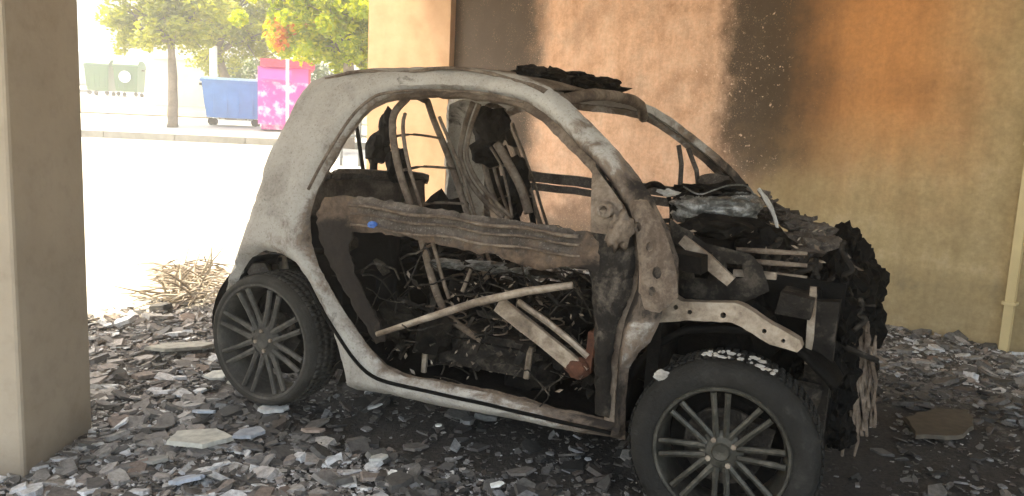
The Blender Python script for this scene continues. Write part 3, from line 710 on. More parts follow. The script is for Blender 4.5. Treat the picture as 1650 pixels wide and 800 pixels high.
base = mixc(n, mth(n, 'MULTIPLY', orange, .75), base, (.62, .24, .07))
low = mth(n, 'SUBTRACT', 1.0, sstep(n, Zd, .15, .5)); base = mixc(n, mth(n, 'MULTIPLY', low, .5), base, (.30, .24, .14))
st = mth(n, 'MULTIPLY', band(Z, .30, .46, .05, .05), ramp(n, nm, [(.45, (0, 0, 0)), (.62, (1, 1, 1))])); base = mixc(n, mth(n, 'MULTIPLY', st, .5), base, (.12, .10, .06))
s1 = mth(n, 'MULTIPLY', band(Ud, uB0-.28, uB1+.06, .40, .17), sstep(n, Zd, .4, 1.4))
s2 = band(Ud, uD0, uD1+.6, .22, .1)
s3 = mth(n, 'MULTIPLY', band(Ud, uB0-.1, uD1+1, .2, .2), mth(n, 'SUBTRACT', 1.0, sstep(n, Zd, .45, .8)))
s4 = mth(n, 'MULTIPLY', sstep(n, nb_, .48, .74), .6)
soot = mth(n, 'MAXIMUM', mth(n, 'MAXIMUM', mth(n, 'MULTIPLY', s1, .93), mth(n, 'MULTIPLY', s2, .96)), mth(n, 'MULTIPLY', s3, .6)); soot = mth(n, 'MAXIMUM', soot, mth(n, 'MULTIPLY', s4, .6))
flk = mth(n, 'MULTIPLY', sstep(n, nv, .60, .66), sstep(n, nm, .46, .6))
soot2 = mth(n, 'MULTIPLY', soot, mth(n, 'SUBTRACT', 1.0, mth(n, 'MULTIPLY', flk, .75)), clamp=True)
mp = nd(n, 'ShaderNodeMapping'); mp.inputs['Scale'].default_value = (7, 7, .7); n.links.new(tc.outputs['Object'], mp.inputs[0])
vst = ntex(n, 1.5, 6, .65, vec=mp.outputs[0]); base = mixc(n, 1.0, base, ramp(n, vst, [(.3, (.9, .88, .86)), (.6, (1.03, 1.03, 1.02))]), 'MULTIPLY')
base = mixc(n, 1.0, base, ramp(n, nf, [(.3, (.84, .82, .8)), (.62, (1.08, 1.08, 1.08))]), 'MULTIPLY')
colr = mixc(n, soot2, base, (.036, .026, .016))
nv2 = ntex(n, 26, 5, .75); zone = mth(n, 'MULTIPLY', band(Ud, uB1-.45, uB1+.5, .15, .3), sstep(n, nb_, .40, .55)); colr = mixc(n, mth(n, 'MULTIPLY', mth(n, 'MULTIPLY', sstep(n, nv2, .60, .63), zone), .85), colr, (.78, .58, .44))
flk2 = mth(n, 'MULTIPLY', mth(n, 'MULTIPLY', sstep(n, nv, .585, .64), band(U, uB1-.1, uD0+.2, .2, .1)), .55); colr = mixc(n, flk2, colr, (.74, .52, .38))
n.links.new(colr, b.inputs['Base Color']); b.inputs['Roughness'].default_value = .85
bump(n, b, mth(n, 'ADD', mth(n, 'MULTIPLY', nf, .6), nm), .35, .012); M_wall = m
def wallbox(name, u0, u1, z0, z1, th, mat, out=0.0):
    mb = MB(); k = 1
    mb.box(((u0+u1)/2, -th/2 + out*0, (z0+z1)/2), (u1-u0, th, z1-z0))
    o = mb.build(name, mat, None); ang = math.atan2(wdir.y, wdir.x)
    o.matrix_world = Matrix.Translation(w0) @ Matrix.Rotation(ang, 4, 'Z'); return o
UE = wall_u(733, 60)
wo_ = wallbox('sooty_wall', -3.5, UE+.15, -.1, HC, .25, M_wall)
tag(wo_, 'orange rendered wall streaked with black soot behind the burnt car', 'wall')
pa = w0 + wdir*UE
m, n, b = new_mat('pillar_render'); nm = ntex(n, 4, 6, .6); nf = ntex(n, 40, 4)
n.links.new(ramp(n, nm, [(.3, (.46, .27, .15)), (.7, (.58, .37, .22))]), b.inputs['Base Color']); b.inputs['Roughness'].default_value = .85; bump(n, b, nf, .3, .006); M_pil = m
# far pillar
fdir = Vector((-.93, .36, 0)); fn_ = Vector((-.36, -.93, 0))
k = 0
d = ray(603, 60); den = fdir.x*d.y-fdir.y*d.x; wlen = (pa.y*d.x-pa.x*d.y)/den
mb = MB(); mb.box((wlen/2, .25, HC/2), (wlen, .5, HC)); mb.box((wlen/2, .25, .06), (wlen+.04, .54, .12))
# local x = fdir, local y = away from the camera
o = mb.build('far_pillar', M_pil, None)
yd = -fn_; o.matrix_world = Matrix(((fdir.x, yd.x, 0, pa.x+fn_.x*.12), (fdir.y, yd.y, 0, pa.y+fn_.y*.12), (0, 0, 1, 0), (0, 0, 0, 1)))
me = o.data; bm = bmesh.new(); bm.from_mesh(me); bmesh.ops.recalc_face_normals(bm, faces=bm.faces); bm.to_mesh(me); bm.free()
o.name = 'pillar'; tag(o, 'peach rendered pillar half in sun at the far end of the sooty wall', 'pillar')
# near pillar on the left: its right edge runs 118..150 px
m, n, b = new_mat('grey_render'); nm = ntex(n, 2.5, 6, .6); nf = ntex(n, 45, 4)
tc = nd(n, 'ShaderNodeTexCoord'); sx = nd(n, 'ShaderNodeSeparateXYZ'); n.links.new(tc.outputs['Object'], sx.inputs[0])
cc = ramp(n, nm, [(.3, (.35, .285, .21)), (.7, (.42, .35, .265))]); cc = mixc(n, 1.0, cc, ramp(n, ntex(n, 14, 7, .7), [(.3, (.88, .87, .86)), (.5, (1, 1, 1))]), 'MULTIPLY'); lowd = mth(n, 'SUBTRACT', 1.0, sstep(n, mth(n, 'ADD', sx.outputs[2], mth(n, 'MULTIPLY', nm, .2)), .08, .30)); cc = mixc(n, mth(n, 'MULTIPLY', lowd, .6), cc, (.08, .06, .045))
n.links.new(cc, b.inputs['Base Color']); b.inputs['Roughness'].default_value = .85; bump(n, b, nf, .25, .005); M_gp = m
pe = gnd(150, 700); mb = MB(); mb.box((pe.x-.29, pe.y-.21, HC/2), (.58, .42, HC))
o = mb.build('pillar', M_gp, None); bv = o.modifiers.new('b', 'BEVEL'); bv.width = .012; bv.segments = 2
tag(o, 'grey plastered pillar in shade close by on the left', 'pillar')
# unseen ceiling slab and storeys; edges shaped to place sun and let daylight in
sx_, sy_ = -sd.x/sd.z*HC, -sd.y/sd.z*HC       # how far the slab's edge throws its shadow
ed = Vector((.39, .86, 0)).normalized(); A = gnd(150, 530)-Vector((sx_, sy_, 0))
pB = Vector((-1.37, 7.95, 0)); ed = (pB-A); ed.z = 0; ed.normalize(); pA = A - ed*((A.y+.35)/ed.y)
poly = [(pA.x, pA.y), (8, pA.y), (8, 9.6), (pB.x+.3, 8.9), (pB.x, pB.y)]
NP = len(poly); vs = [(x, y, HC) for x, y in poly]+[(x, y, HC+6) for x, y in poly]
o = link(mesh(vs, [tuple(range(NP)), tuple(range(NP, 2*NP))[::-1]]+[(i, i+NP, (i+1) % NP+NP, (i+1) % NP) for i in range(NP)]), 'apartment_block', None, plain('concrete', (.42, .36, .29), .9, 0, .2, 2), smooth=False)
bm = bmesh.new(); bm.from_mesh(o.data); bmesh.ops.recalc_face_normals(bm, faces=bm.faces); bm.to_mesh(o.data); bm.free()
tag(o, 'unseen upper storeys of the building over the parked car, edges shaped for the light', 'building')
# pipe at the right
mb = MB(); q = w0+Vector((-.714, -.70, 0))*.04+wdir*(-.0); mb.tube([(0, 0, 0), (0, 0, HC)], .024, 4, ref=(1, 0, 0)); 
for z in (.35, 1.3, 2.2): mb.box((0, 0, z), (.075, .075, .02))
o = mb.build('cable_duct', plain('pale_plastic', (.62, .50, .27), .5, 0, .1, 5), None, loc=q+wdir*.03); o.rotation_euler.z = math.atan2(wdir.y, wdir.x); tag(o, 'pale vertical cable duct on the wall at the right', 'pipe')

# ================================================================== outdoors
def bin_(name, c, w_, d_, h_, mat, lidm, label, rot=0, dome=True, group=None):
    root = empty(name, c); root.rotation_euler.z = rot; tag(root, label, 'waste bin', group)
    mb = MB(); P = []
    z0 = .2
    for z, k in ((z0, .86), (h_*.45, .94), (h_*.80, 1.0)):
        P.append([(sx*w_/2*k, sy*d_/2*k, z) for sx, sy in ((-1, -1), (1, -1), (1, 1), (-1, 1))])
    v = [q for r_ in P for q in r_]; mb.add(v, [(3, 2, 1, 0)]+[(i*4+j, i*4+(j+1) % 4, (i+1)*4+(j+1) % 4, (i+1)*4+j) for i in range(2) for j in range(4)])
    for xx in (-.32, -.1, .1, .32): mb.box((xx*w_, -d_/2*.93, h_*.5), (.035, .05, h_*.55))
    mb.box((0, 0, h_*.80), (w_*1.06, d_*1.06, .05))
    mb.build('body', mat, root)
    mb = MB(); k = 10; vs = []; fs = []
    for i in range(k+1):
        a = math.pi*i/k
        for sx in (-1, 1): vs.append((sx*w_/2*1.03, -math.cos(a)*d_/2*1.03, h_*.82+math.sin(a)*h_*.18*(1 if dome else .3)))
    fs = [(2*i, 2*i+1, 2*i+3, 2*i+2) for i in range(k)]+[tuple(range(0, 2*k+2, 2)), tuple(range(1, 2*k+2, 2))[::-1]]
    mb.add(vs, fs); mb.box((0, -d_/2*1.05, h_*.83), (w_*.9, .05, .04)); mb.build('lid', lidm, root)
    for sx in (-1, 1):
        for sy in (-1, 1):
            mb = MB(); mb.lathe([(0, -.02), (.09, -.02), (.09, .02), (0, .02)], 16, (0, 0, 0)); o = mb.build('castor', M_black, root, loc=(sx*w_*.36, sy*d_*.34, .1))
        mb = MB(); mb.box((sx*(w_/2+.06), 0, h_*.74), (.1, .1, .06)); mb.build('trunnion', M_black, root)
    return root
blue = plain('blue_bin', (.06, .19, .46), .45, 0, .12, 3); bluel = plain('blue_lid', (.30, .50, .68), .4)
green = plain('green_bin', (.010, .085, .010), .45, 0, .12, 3); greend = plain('dark_green', (.02, .10, .03), .45)
g = atd(378, 206, 19.6); bin_('waste_bin', (g.x, g.y, gz(0, g.y)+.10), 1.42, .95, 1.36, blue, bluel, 'blue wheeled waste container on the pavement next to the pink one', .25, False)
for (px, lab) in ((164, 'green waste container at the far left, the left one of two'), (210, 'dark green waste container with a white round sticker, right one of two')):
    g = atd(px, 152, 33); r_ = bin_('waste_bin', (g.x, g.y, gz(0, g.y)+.10), .98, .95, 1.5, green, greend, lab, .1, True, None)
    if px > 200:
        mb = MB(); mb.lathe([(0, 0), (.24, 0), (.24, .01), (0, .01)], 24, (0, -.56, .8)); mb.build('sticker', plain('sticker', (.8, .8, .8)), r_)
# pink textile bank
g = atd(456, 206, 19.0); root = empty('clothes_bank', (g.x, g.y, gz(0, g.y)+.1)); root.rotation_euler.z = .3; tag(root, 'pink and white clothing collection bank with red side beside the blue bin', 'collection bin')
m, n, b = new_mat('pink_print'); tc = nd(n, 'ShaderNodeTexCoord'); sxx = nd(n, 'ShaderNodeSeparateXYZ'); n.links.new(tc.outputs['Object'], sxx.inputs[0]); vf = ntex(n, 5, 3, .6)
cp = ramp(n, vf, [(.36, (.74, .50, .62)), (.50, (.62, .07, .36)), (.62, (.6, .05, .32))]); cp = mixc(n, sstep(n, sxx.outputs[2], 1.12, 1.16), cp, (.68, .10, .42)); n.links.new(cp, b.inputs['Base Color']); b.inputs['Roughness'].default_value = .4
mb = MB(); mb.box((0, 0, .80), (1.15, .95, 1.35)); mb.box((0, 0, .07), (1.0, .8, .12)); mb.build('body', m, root)
pr = plain('red_panel', (.62, .05, .12), .4)
mb = MB(); mb.box((.60, 0, .85), (.05, .97, 1.4)); mb.box((.1, -.05, 1.56), (1.24, 1.1, .18)); mb.build('hood', pr, root)
mb = MB(); mb.box((-.15, -.52, 1.30), (.7, .08, .24)); mb.build('chute', m, root)
# poles
def pole(px, py0, Z, h_, r_, lab, mat):
    g = atd(px, py0, Z); mb = MB(); mb.tube([(0, 0, 0), (0, 0, h_)], r_, 10); mb.lathe([(0, -.0), (.09, 0), (.09, .01), (0, .01)], 12, (0, 0, 0)); o = mb.build('pole', mat, None, loc=(g.x, g.y, gz(0, g.y)+.1), smooth=True); tag(o, lab, 'pole')
    return o
pw = plain('white_paint', (.75, .75, .72), .4)
pole(345, 206, 21.5, 2.0, .10, 'short white post behind the blue bin', pw)
o = pole(463, 200, 17.6, 3.6, .035, 'thin white sign pole in front of the pink bank', pw)
# light walls and houses uphill
def house(px, Z, w_, h_, d_, col, lab, roofcol=None, rows=2, cols=3):
    g = atd(px, 150, Z); root = empty('house', (g.x, g.y, gz(0, g.y)-.2)); tag(root, lab, 'house')
    mb = MB(); mb.box((0, d_/2, h_/2), (w_, d_, h_)); mb.build('wall', plain('house_render', col, .85, 0, .06, 1), root)
    mb = MB(); mb.box((0, d_/2, h_+.12), (w_+.5, d_+.5, .25)); mb.build('roof', plain('roof_tile', roofcol or (.5, .45, .4), .8), root)
    for i in range(cols):
        for j in range(rows):
            x = -w_/2+w_*(i+.5)/cols; z = 1.5+j*3
            mb = MB(); mb.box((x, -.02, z), (1.1, .06, 1.3)); wf_ = mb.build('window', pw, root)
            mb = MB(); mb.box((x, -.055, z), (.95, .02, 1.15)); mb.build('pane', plain('pane', (.12, .14, .16), .15), wf_)
    return root
house(200, 60, 22, 6.5, 8, (.75, .73, .68), 'white house on the hill behind the green bins', None, 2, 5)
house(520, 58, 26, 6.5, 8, (.72, .68, .58), 'cream house on the hill hidden behind the trees', None, 2, 5)
g = atd(330, 165, 27); mb = MB(); mb.box((0, 0, .8), (3.4, .25, 1.6)); mb.box((0, 0, 1.63), (3.5, .33, .08)); o = mb.build('garden_wall', plain('cream_wall', (.66, .60, .48), .85, 0, .1, 2), None, loc=(g.x, g.y, gz(0, g.y)+.1)); tag(o, 'low cream garden wall between the tree and the bins', 'wall')
g = atd(124, 152, 36); root = empty('parked_van', (g.x-.6, g.y, gz(0, g.y)+.1)); tag(root, 'white van far off at the edge of the near pillar', 'van')
mb = MB(); mb.box((0, 0, 1.15), (1.9, 4.4, 1.5)); mb.box((0, -.3, .7), (1.92, 5.0, .7)); o = mb.build('body', pw, root); bv = o.modifiers.new('b', 'BEVEL'); bv.width = .12; bv.segments = 3
mb = MB(); mb.box((0, -2.22, 1.45), (1.6, .06, .6)); mb.build('windscreen', plain('dark_glass', (.03, .03, .035), .1), root)
for sx in (-1, 1):
    for sy in (-1.6, 1.5):
        mb = MB(); mb.lathe([(0, -.1), (.33, -.1), (.33, .1), (0, .1)], 20, (0, 0, 0)); o = mb.build('wheel', M_black, root, loc=(sx*.85, sy, .33)); o.rotation_euler.z = math.pi/2
# railing seen through the rear window
g0 = atd(520, 225, 13.5); g1 = atd(640, 225, 13.5); root = empty('railing', (g0.x, g0.y, gz(0, g0.y))); tag(root, 'thin grey street railing seen through the rear window opening', 'railing')
mg = plain('grey_metal', (.16, .17, .17), .5, .4)
for i in range(5):
    t = (g1-g0)*(i/4); mb = MB(); mb.tube([(t.x, t.y, -.05), (t.x, t.y, 1.0)], .03, 8); mb.build('post', mg, root)
for z in (.5, 1.0):
    mb = MB(); mb.tube([(0, 0, z), ((g1-g0).x, (g1-g0).y, z)], .025, 8); mb.build('rail', mg, root)

# ---- trees
def leafmat(name, a, b_, c_, tr=.5):
    m = bpy.data.materials.new(name); m.use_nodes = True; n = m.node_tree; b = n.nodes['Principled BSDF']; out = n.nodes['Material Output']
    gi = nd(n, 'ShaderNodeNewGeometry'); colr = ramp(n, gi.outputs['Random Per Island'], [(0, a), (.5, b_), (1, c_)])
    n.links.new(colr, b.inputs['Base Color']); b.inputs['Roughness'].default_value = .55
    t = nd(n, 'ShaderNodeBsdfTranslucent'); n.links.new(mixc(n, 1.0, colr, (1.7, 1.6, .4), 'MULTIPLY'), t.inputs[0]); mx = nd(n, 'ShaderNodeMixShader'); mx.inputs[0].default_value = tr
    n.links.new(b.outputs[0], mx.inputs[1]); n.links.new(t.outputs[0], mx.inputs[2]); n.links.new(mx.outputs[0], out.inputs[0]); return m
M_bark = burnt('bark', [(.3, (.07, .055, .04)), (.6, (.2, .16, .12)), (.8, (.3, .26, .2))], 5.0, .9, 0, .8, 30)
def tree(px, py, Z, trunk_h, tr_r, clumps, nleaf, size, mat, label, seed, lean=(0, 0), group=None, extra=None):
    r_ = random.Random(seed); g = atd(px, py, Z); base_ = Vector((g.x, g.y, gz(0, g.y)+.08)); root = empty('tree', base_); tag(root, label, 'tree', group)
    cs = [(atd(a, b_, Z+dz)-base_, rad) for a, b_, dz, rad in clumps]
    mb = MB(); top = Vector((lean[0], lean[1], trunk_h))
    mb.tube(catmull([(0, 0, 0), (lean[0]*.3+.03, 0, trunk_h*.5), top], 5), [tr_r*(1.25-.5*i/10) for i in range(11)], 10)
    for cpt, rad in cs:
        mid = top*.5+cpt*.5+Vector((r_.uniform(-.1, .1), r_.uniform(-.1, .1), .05)); pts = catmull([top*.96, mid, cpt], 4)
        mb.tube(pts, [tr_r*.5*(1-.8*i/8) for i in range(9)], 6)
        for q in range(5):
            e = cpt+Vector((r_.gauss(0, .5), r_.gauss(0, .5), r_.gauss(0, .4)))*rad; mb.tube([pts[5], (pts[5]+e)/2+Vector((0, 0, .05)), e], [.02, .014, .006], 5)
    mb.build('trunk', M_bark, root, True, .02)
    V = []; Fc = []
    tot = sum(rad**2 for _, rad in cs)
    for cpt, rad in cs:
        nl = int(nleaf*rad**2/tot); subs = [(cpt+Vector((r_.gauss(0, .45), r_.gauss(0, .45), r_.gauss(0, .38)))*rad, rad*r_.uniform(.18, .4)) for _ in range(16)]
        for _ in range(nl):
            sc_, sr = r_.choice(subs); d = Vector((r_.gauss(0, 1), r_.gauss(0, 1), r_.gauss(0, 1))).normalized()*sr*r_.uniform(.4, 1.1)**.7
            p = sc_+d; a = Vector((r_.gauss(0, 1), r_.gauss(0, 1), r_.gauss(0, .6))).normalized(); b2 = a.cross(Vector((r_.gauss(0, 1), r_.gauss(0, 1), r_.gauss(0, 1)))).normalized(); L = size*r_.uniform(.6, 1.3); w_ = L*.45
            k = len(V); V += [p-a*L/2, p+b2*w_/2, p+a*L/2, p-b2*w_/2]; Fc.append((k, k+1, k+2, k+3))
    link(mesh(V, Fc), 'crown', root, mat, smooth=False)
    if extra:
        V = []; Fc = []
        for a, b_, dz, rad, cnt in extra:
            cpt = atd(a, b_, Z+dz)-base_
            for _ in range(cnt):
                p = cpt+Vector((r_.gauss(0, 1), r_.gauss(0, 1), r_.gauss(0, 1)))*rad*.5; a_ = Vector((r_.gauss(0, 1), r_.gauss(0, 1), r_.gauss(0, 1))).normalized(); b2 = a_.orthogonal().normalized(); L = size*.9
                k = len(V); V += [p-a_*L/2, p+b2*L*.35, p+a_*L/2, p-b2*L*.35]; Fc.append((k, k+1, k+2, k+3))
        link(mesh(V, Fc), 'blossom', root, leafmat('orange_blossom', (.45, .10, .01), (.5, .2, .02), (.4, .28, .02)), smooth=False)
    return root
L1 = leafmat('olive_leaf', (.15, .18, .015), (.24, .27, .025), (.34, .34, .05)); L2 = leafmat('lime_leaf', (.17, .24, .003), (.30, .37, .004), (.46, .46, .006), .6); L3 = leafmat('dark_leaf', (.03, .06, .02), (.06, .10, .03), (.09, .13, .04), .35)
tree(278, 206, 18.5, 2.0, .10, [(205, 45, 0, .6), (330, 0, 0, 1.0), (225, 30, 0, .85), (265, 50, 0, .8), (300, 20, 0, .9), (240, -20, 0, 1.0), (290, -40, .5, 1.2), (315, 55, .3, .55), (210, 10, .2, .5)], 15000, .14, L1, 'slender street tree with grey green crown left of the blue bin', 11)
tree(372, 190, 22.0, 1.9, .13, [(350, 60, 0, 1.0), (385, 40, 0, 1.1), (420, 60, 0, .9), (360, 0, 0, 1.2), (410, -20, 0, 1.4), (330, 100, .5, .5), (440, 30, .5, 1.0), (330, 30, .3, .9)], 16000, .15, L1, 'olive green tree leaning behind the blue bin', 12, (-.4, 0))
tree(560, 200, 15.5, 1.9, .12, [(480, 30, 0, .7), (520, 60, 0, .75), (565, 50, 0, .8), (545, 90, 0, .55), (500, 0, 0, .9), (570, -10, 0, 1.0), (595, 90, .3, .5), (470, -10, 0, .8), (530, 20, 0, .8), (600, 20, 0, .8), (450, 70, .6, .4), (500, 80, .4, .4)], 30000, .13, L2, 'bright lime green tree in sun left of the far pillar', 13, extra=[(455, 50, -.2, .28, 110), (446, 68, -.2, .18, 50), (500, 45, -.2, .15, 40), (535, 30, -.3, .15, 30)])
for i, (px, Z, rad, lab) in enumerate(((405, 26, 1.1, 'dark bush on the slope right of the white post'), (490, 25, 1.0, 'dark bush behind the pink bank'), (332, 29, .8, 'small dark bush behind the cream wall'))):
    r_ = random.Random(50+i); g = atd(px, 140, Z); root = empty('bush', (g.x, g.y, gz(0, g.y))); tag(root, lab, 'bush')
    V = []; Fc = []
    for _ in range(3500):
        d = Vector((r_.gauss(0, 1), r_.gauss(0, 1), r_.gauss(0, 1))).normalized()*r_.uniform(.5, 1)**.5; p = Vector((d.x*rad*1.4, d.y*rad, g.z-root.location.z+d.z*rad*.9-.1)); p += noise.noise_vector(p*1.5)*.4
        a = Vector((r_.gauss(0, 1), r_.gauss(0, 1), r_.gauss(0, 1))).normalized(); b2 = a.orthogonal().normalized(); L = .15; k = len(V); V += [p-a*L/2, p+b2*L*.25, p+a*L/2, p-b2*L*.25]; Fc.append((k, k+1, k+2, k+3))
    link(mesh(V, Fc), 'foliage', root, L3, smooth=False)
    mb = MB()
    for q in range(7): mb.tube([(0, 0, 0), (r_.gauss(0, .3), r_.gauss(0, .3), .9), (r_.gauss(0, .8), r_.gauss(0, .5), g.z-root.location.z)], [.04, .03, .01], 5)
    mb.build('stem', M_bark, root)

# ================================================================== rubble
def shard(mb, p, L, th, r_, tilt=.5, nrm=None):
    k = r_.randint(4, 6); a0 = r_.uniform(0, 6.28); asp = r_.uniform(.4, 1)
    R_ = Matrix.Rotation(r_.uniform(0, 6.28), 3, 'Z') @ Matrix.Rotation(r_.gauss(0, tilt), 3, 'X') @ Matrix.Rotation(r_.gauss(0, tilt), 3, 'Y')
    pts = [(L*.5*math.cos(a0+6.283*i/k+r_.uniform(-.35, .35))*r_.uniform(.7, 1.1), L*.5*asp*math.sin(a0+6.283*i/k+r_.uniform(-.3, .3))*r_.uniform(.7, 1.1)) for i in range(k)]
    P = Vector(p); v = [P+R_ @ Vector((x, y, -th/2)) for x, y in pts]+[P+R_ @ Vector((x*.93, y*.93, th/2)) for x, y in pts]
    mb.add(v, [tuple(range(k))[::-1], tuple(range(k, 2*k))]+[(i, (i+1) % k, (i+1) % k+k, i+k) for i in range(k)])
m = bpy.data.materials.new('rubble_mix'); m.use_nodes = True; n = m.node_tree; b = n.nodes['Principled BSDF']; gi = nd(n, 'ShaderNodeNewGeometry')
c1 = ramp(n, gi.outputs['Random Per Island'], [(0, (.025, .023, .02)), (.25, (.06, .055, .05)), (.45, (.11, .10, .09)), (.62, (.19, .18, .165)), (.78, (.10, .075, .06)), (.86, (.30, .29, .28)), (.95, (.38, .39, .40)), (1, (.6, .6, .58))])
f_ = ntex(n, 50, 5, .7); c1 = mixc(n, 1.0, c1, ramp(n, f_, [(.3, (.5, .5, .5)), (.6, (1.14, 1.15, 1.17))]), 'MULTIPLY'); n.links.new(c1, b.inputs['Base Color']); b.inputs['Roughness'].default_value = .8; bump(n, b, f_, .5, .006); M_rub = m
for q in n.nodes:
    if q.type == 'VALTORGB' and len(q.color_ramp.elements) > 4:
        for e in q.color_ramp.elements: e.color = tuple(min(.55, c_*1.9) for c_ in e.color[:3])+(1,)
def rubmat(name, k):
    m = M_rub.copy(); m.name = name
    for q in m.node_tree.nodes:
        if q.type == 'VALTORGB' and len(q.color_ramp.elements) > 4:
            for e in q.color_ramp.elements: e.color = tuple(c_*k for c_ in e.color[:3])+(1,)
    return m
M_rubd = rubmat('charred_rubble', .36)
def gh(x, y):
    p = Vector((x, y, 0)); z = gz(x, y)+.012+.016*noise.fractal(p*3, 1, 2, 4)
    hb = max(0, 1-abs((x-1.9)*.52+(y-5.35)*.86)/.9) if x > 1.2 else 0
    return z+.05*hb
CWI = car.matrix_world.inverted() if False else CM.inverted()
r6 = random.Random(77); mb = MB(); md = MB()
for i in range(150000):
    y = 1.3+7.0*r6.random()**1.5; x = y*r6.uniform(-.75, .85)
    if x < edge_x(y)+r6.uniform(-.35, .15): continue
    rel = (Vector((x, y, 0))-w0); wn = Vector((.714, .70, 0))
    if rel.dot(wn) > -.02: continue
    q = CWI @ Vector((x, y, .1)); under = -2.4 < q.x < .5 and -.85 < q.y < .85
    if under and r6.random() < .7: continue
    dens = noise.noise(Vector((x*1.2, y*1.2, 3)))
    if dens < -.25 and r6.random() < .5: continue
    # right hand side: bare sooty floor between the nose and the wall heap
    bare = x > 1.15 and y < 4.15 and (q.y < .9)
    if bare and r6.random() < .55: continue
    L = min(.16, .007+.014*r6.expovariate(1.0)) if r6.random() < .97 else r6.uniform(.05, .13); L *= .8+.1*y
    (md if (bare or under or x > .55 and y < 3.4) else mb).__class__
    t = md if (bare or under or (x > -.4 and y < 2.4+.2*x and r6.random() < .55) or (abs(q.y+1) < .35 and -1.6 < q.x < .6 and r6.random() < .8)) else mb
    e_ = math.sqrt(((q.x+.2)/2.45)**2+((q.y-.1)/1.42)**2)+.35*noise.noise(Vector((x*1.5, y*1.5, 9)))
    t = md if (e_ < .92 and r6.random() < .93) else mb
    if e_ < .85 and x > 1.0 and r6.random() < .6: continue
    shard(t, (x, y, gh(x, y)+L*.12*r6.random()+.006), L, max(.0025, L*r6.uniform(.05, .2)), r6, .25)
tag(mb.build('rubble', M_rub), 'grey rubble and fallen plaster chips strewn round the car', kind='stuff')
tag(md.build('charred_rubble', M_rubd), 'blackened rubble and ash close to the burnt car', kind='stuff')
# big loose slabs, each its own thing
slabs = [(322, 712, .24, .95, 'large pale angular plaster slab on the rubble, lower left', (.44, .43, .38)), (402, 706, .15, .5, 'bluish grey slab just right of the large pale slab', (.32, .34, .37)), (350, 609, .12, .6, 'white flat chip below the rear wheel', (.62, .62, .57)), (386, 621, .11, .6, 'cream flat chip beside the white one below the rear wheel', (.50, .48, .42)),
    (329, 672, .10, .7, 'small bluish tile piece between wheel and large slab', (.36, .40, .45)), (440, 664, .16, .35, 'long narrow pale shard lying aslant left of the sill', (.50, .50, .48)), (300, 782, .13, .4, 'bluish shard at the bottom edge of the floor', (.33, .36, .41)), (610, 742, .09, .6, 'small pale slab in the foreground rubble', (.45, .45, .42)), (634, 770, .05, .8, 'tiny bright white chip in the foreground', (.75, .75, .72)),
    (800, 789, .06, .6, 'bright white chip at the bottom edge under the sill', (.72, .72, .68)), (290, 566, .34, .5, 'broad dusty slab left of the rear wheel', (.30, .29, .25)), (706, 688, .03, 1, 'tiny white chip right under the sill', (.75, .75, .7)), (1520, 690, .55, .45, 'flat sooty concrete slab on the floor at the right', (.075, .062, .045)), (602, 662, .07, .5, 'grey chip under the sill', (.36, .36, .35)), (250, 745, .12, .5, 'dull grey slab near the foot of the near pillar', (.24, .23, .21)),
    (505, 700, .10, .5, 'brownish plaster lump in front of the sill', (.28, .22, .18)), (460, 640, .12, .4, 'thin pale shard beside the narrow one', (.46, .47, .48))]
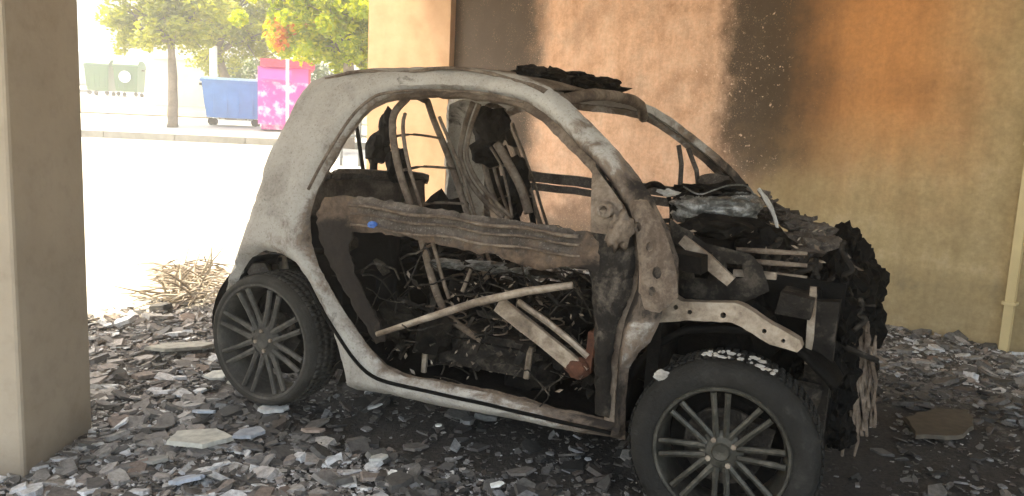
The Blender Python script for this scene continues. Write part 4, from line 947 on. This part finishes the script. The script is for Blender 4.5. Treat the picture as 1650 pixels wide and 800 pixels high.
for i, (px, py, L, asp, lab, col) in enumerate(slabs):
    g = gnd(px, py, .03); r_ = random.Random(200+i); me_ = MB(); k = r_.randint(5, 6)
    a0 = r_.uniform(0, 6.28); pts = [(L*.5*math.cos(a0+6.283*j/k)*r_.uniform(.75, 1.15), L*.5*max(asp, .5)*math.sin(a0+6.283*j/k)*r_.uniform(.75, 1.15)) for j in range(k)]
    th = min(.016, L*.06+.004)
    # split the outline so its broken edge is uneven
    pp = []
    for j in range(k):
        a, c2 = pts[j], pts[(j+1) % k]
        for t in (0, .25, .5, .75): pp.append((a[0]+(c2[0]-a[0])*t+r_.uniform(-1, 1)*L*.02*(t > 0), a[1]+(c2[1]-a[1])*t+r_.uniform(-1, 1)*L*.02*(t > 0)))
    K = len(pp); v = [Vector((x, y, -th/2)) for x, y in pp]+[Vector((x*.97, y*.97, th/2)) for x, y in pp]
    me_.add(v, [tuple(range(K))[::-1], tuple(range(K, 2*K))]+[(j, (j+1) % K, (j+1) % K+K, j+K) for j in range(K)])
    o = me_.build('plaster_slab', plain('slab%d' % i, col, .85, 0, .3, 25, .6), None, loc=(g.x, g.y, gh(g.x, g.y)+.028+th/2))
    big = L > .3
    o.rotation_euler = (r_.gauss(0, .05 if big else .13), r_.gauss(0, .05 if big else .13), r_.uniform(0, 6.28) if asp > .6 else r_.uniform(.2, .9)); tag(o, lab, 'slab')
# heap of dry twigs and stripped cable beside the rear wheel
m = leafmat('dry_twig', (.18, .14, .10), (.30, .25, .19), (.42, .37, .30), .1)
mb = MB(); r7 = random.Random(9)
for i in range(330):
    t = r7.random(); c0 = atd(225+130*t, 445+18*t, 5.6-.5*t) ; g = gnd(262+84*t+r7.uniform(-18, 18), 470+r7.uniform(-22, 28), .0)
    p = Vector((g.x, g.y, gz(g.x, g.y)+r7.uniform(.01, .13)*min(1, .35+t))); d = Vector((r7.uniform(-1, 1), r7.uniform(-.7, .7), r7.uniform(-.25, .35))).normalized(); pts = [p]
    for k in range(4): d = (d+Vector((r7.uniform(-.25, .25), r7.uniform(-.25, .25), r7.uniform(-.3, .1)))).normalized(); pts.append(pts[-1]+d*r7.uniform(.04, .09))
    mb.tube(pts, [r7.uniform(.004, .009)]*3+[.004, .002], 5)
o = mb.build('brushwood_heap', m); tag(o, 'heap of dry brown twigs in the sun behind the rear wheel', 'brushwood', kind='stuff')

# ---- thin even haze volume, added to imitate a milky glare
mh = bpy.data.materials.new('haze'); mh.use_nodes = True; n = mh.node_tree; n.nodes.clear(); out = nd(n, 'ShaderNodeOutputMaterial'); pv = nd(n, 'ShaderNodeVolumePrincipled')
pv.inputs['Color'].default_value = (.93, .93, .92, 1); pv.inputs['Density'].default_value = HAZE; pv.inputs['Anisotropy'].default_value = .75
n.links.new(pv.outputs[0], out.inputs['Volume'])
mb = MB(); mb.box((0, 150, 8), (500, 420, 60)); o = mb.build('haze', mh, None); bm = bmesh.new(); bm.from_mesh(o.data); bmesh.ops.recalc_face_normals(bm, faces=bm.faces); bm.to_mesh(o.data); bm.free()
o.display_type = 'WIRE'; tag(o, 'thin even haze added to imitate milky glare, under and outside the building', kind='stuff')
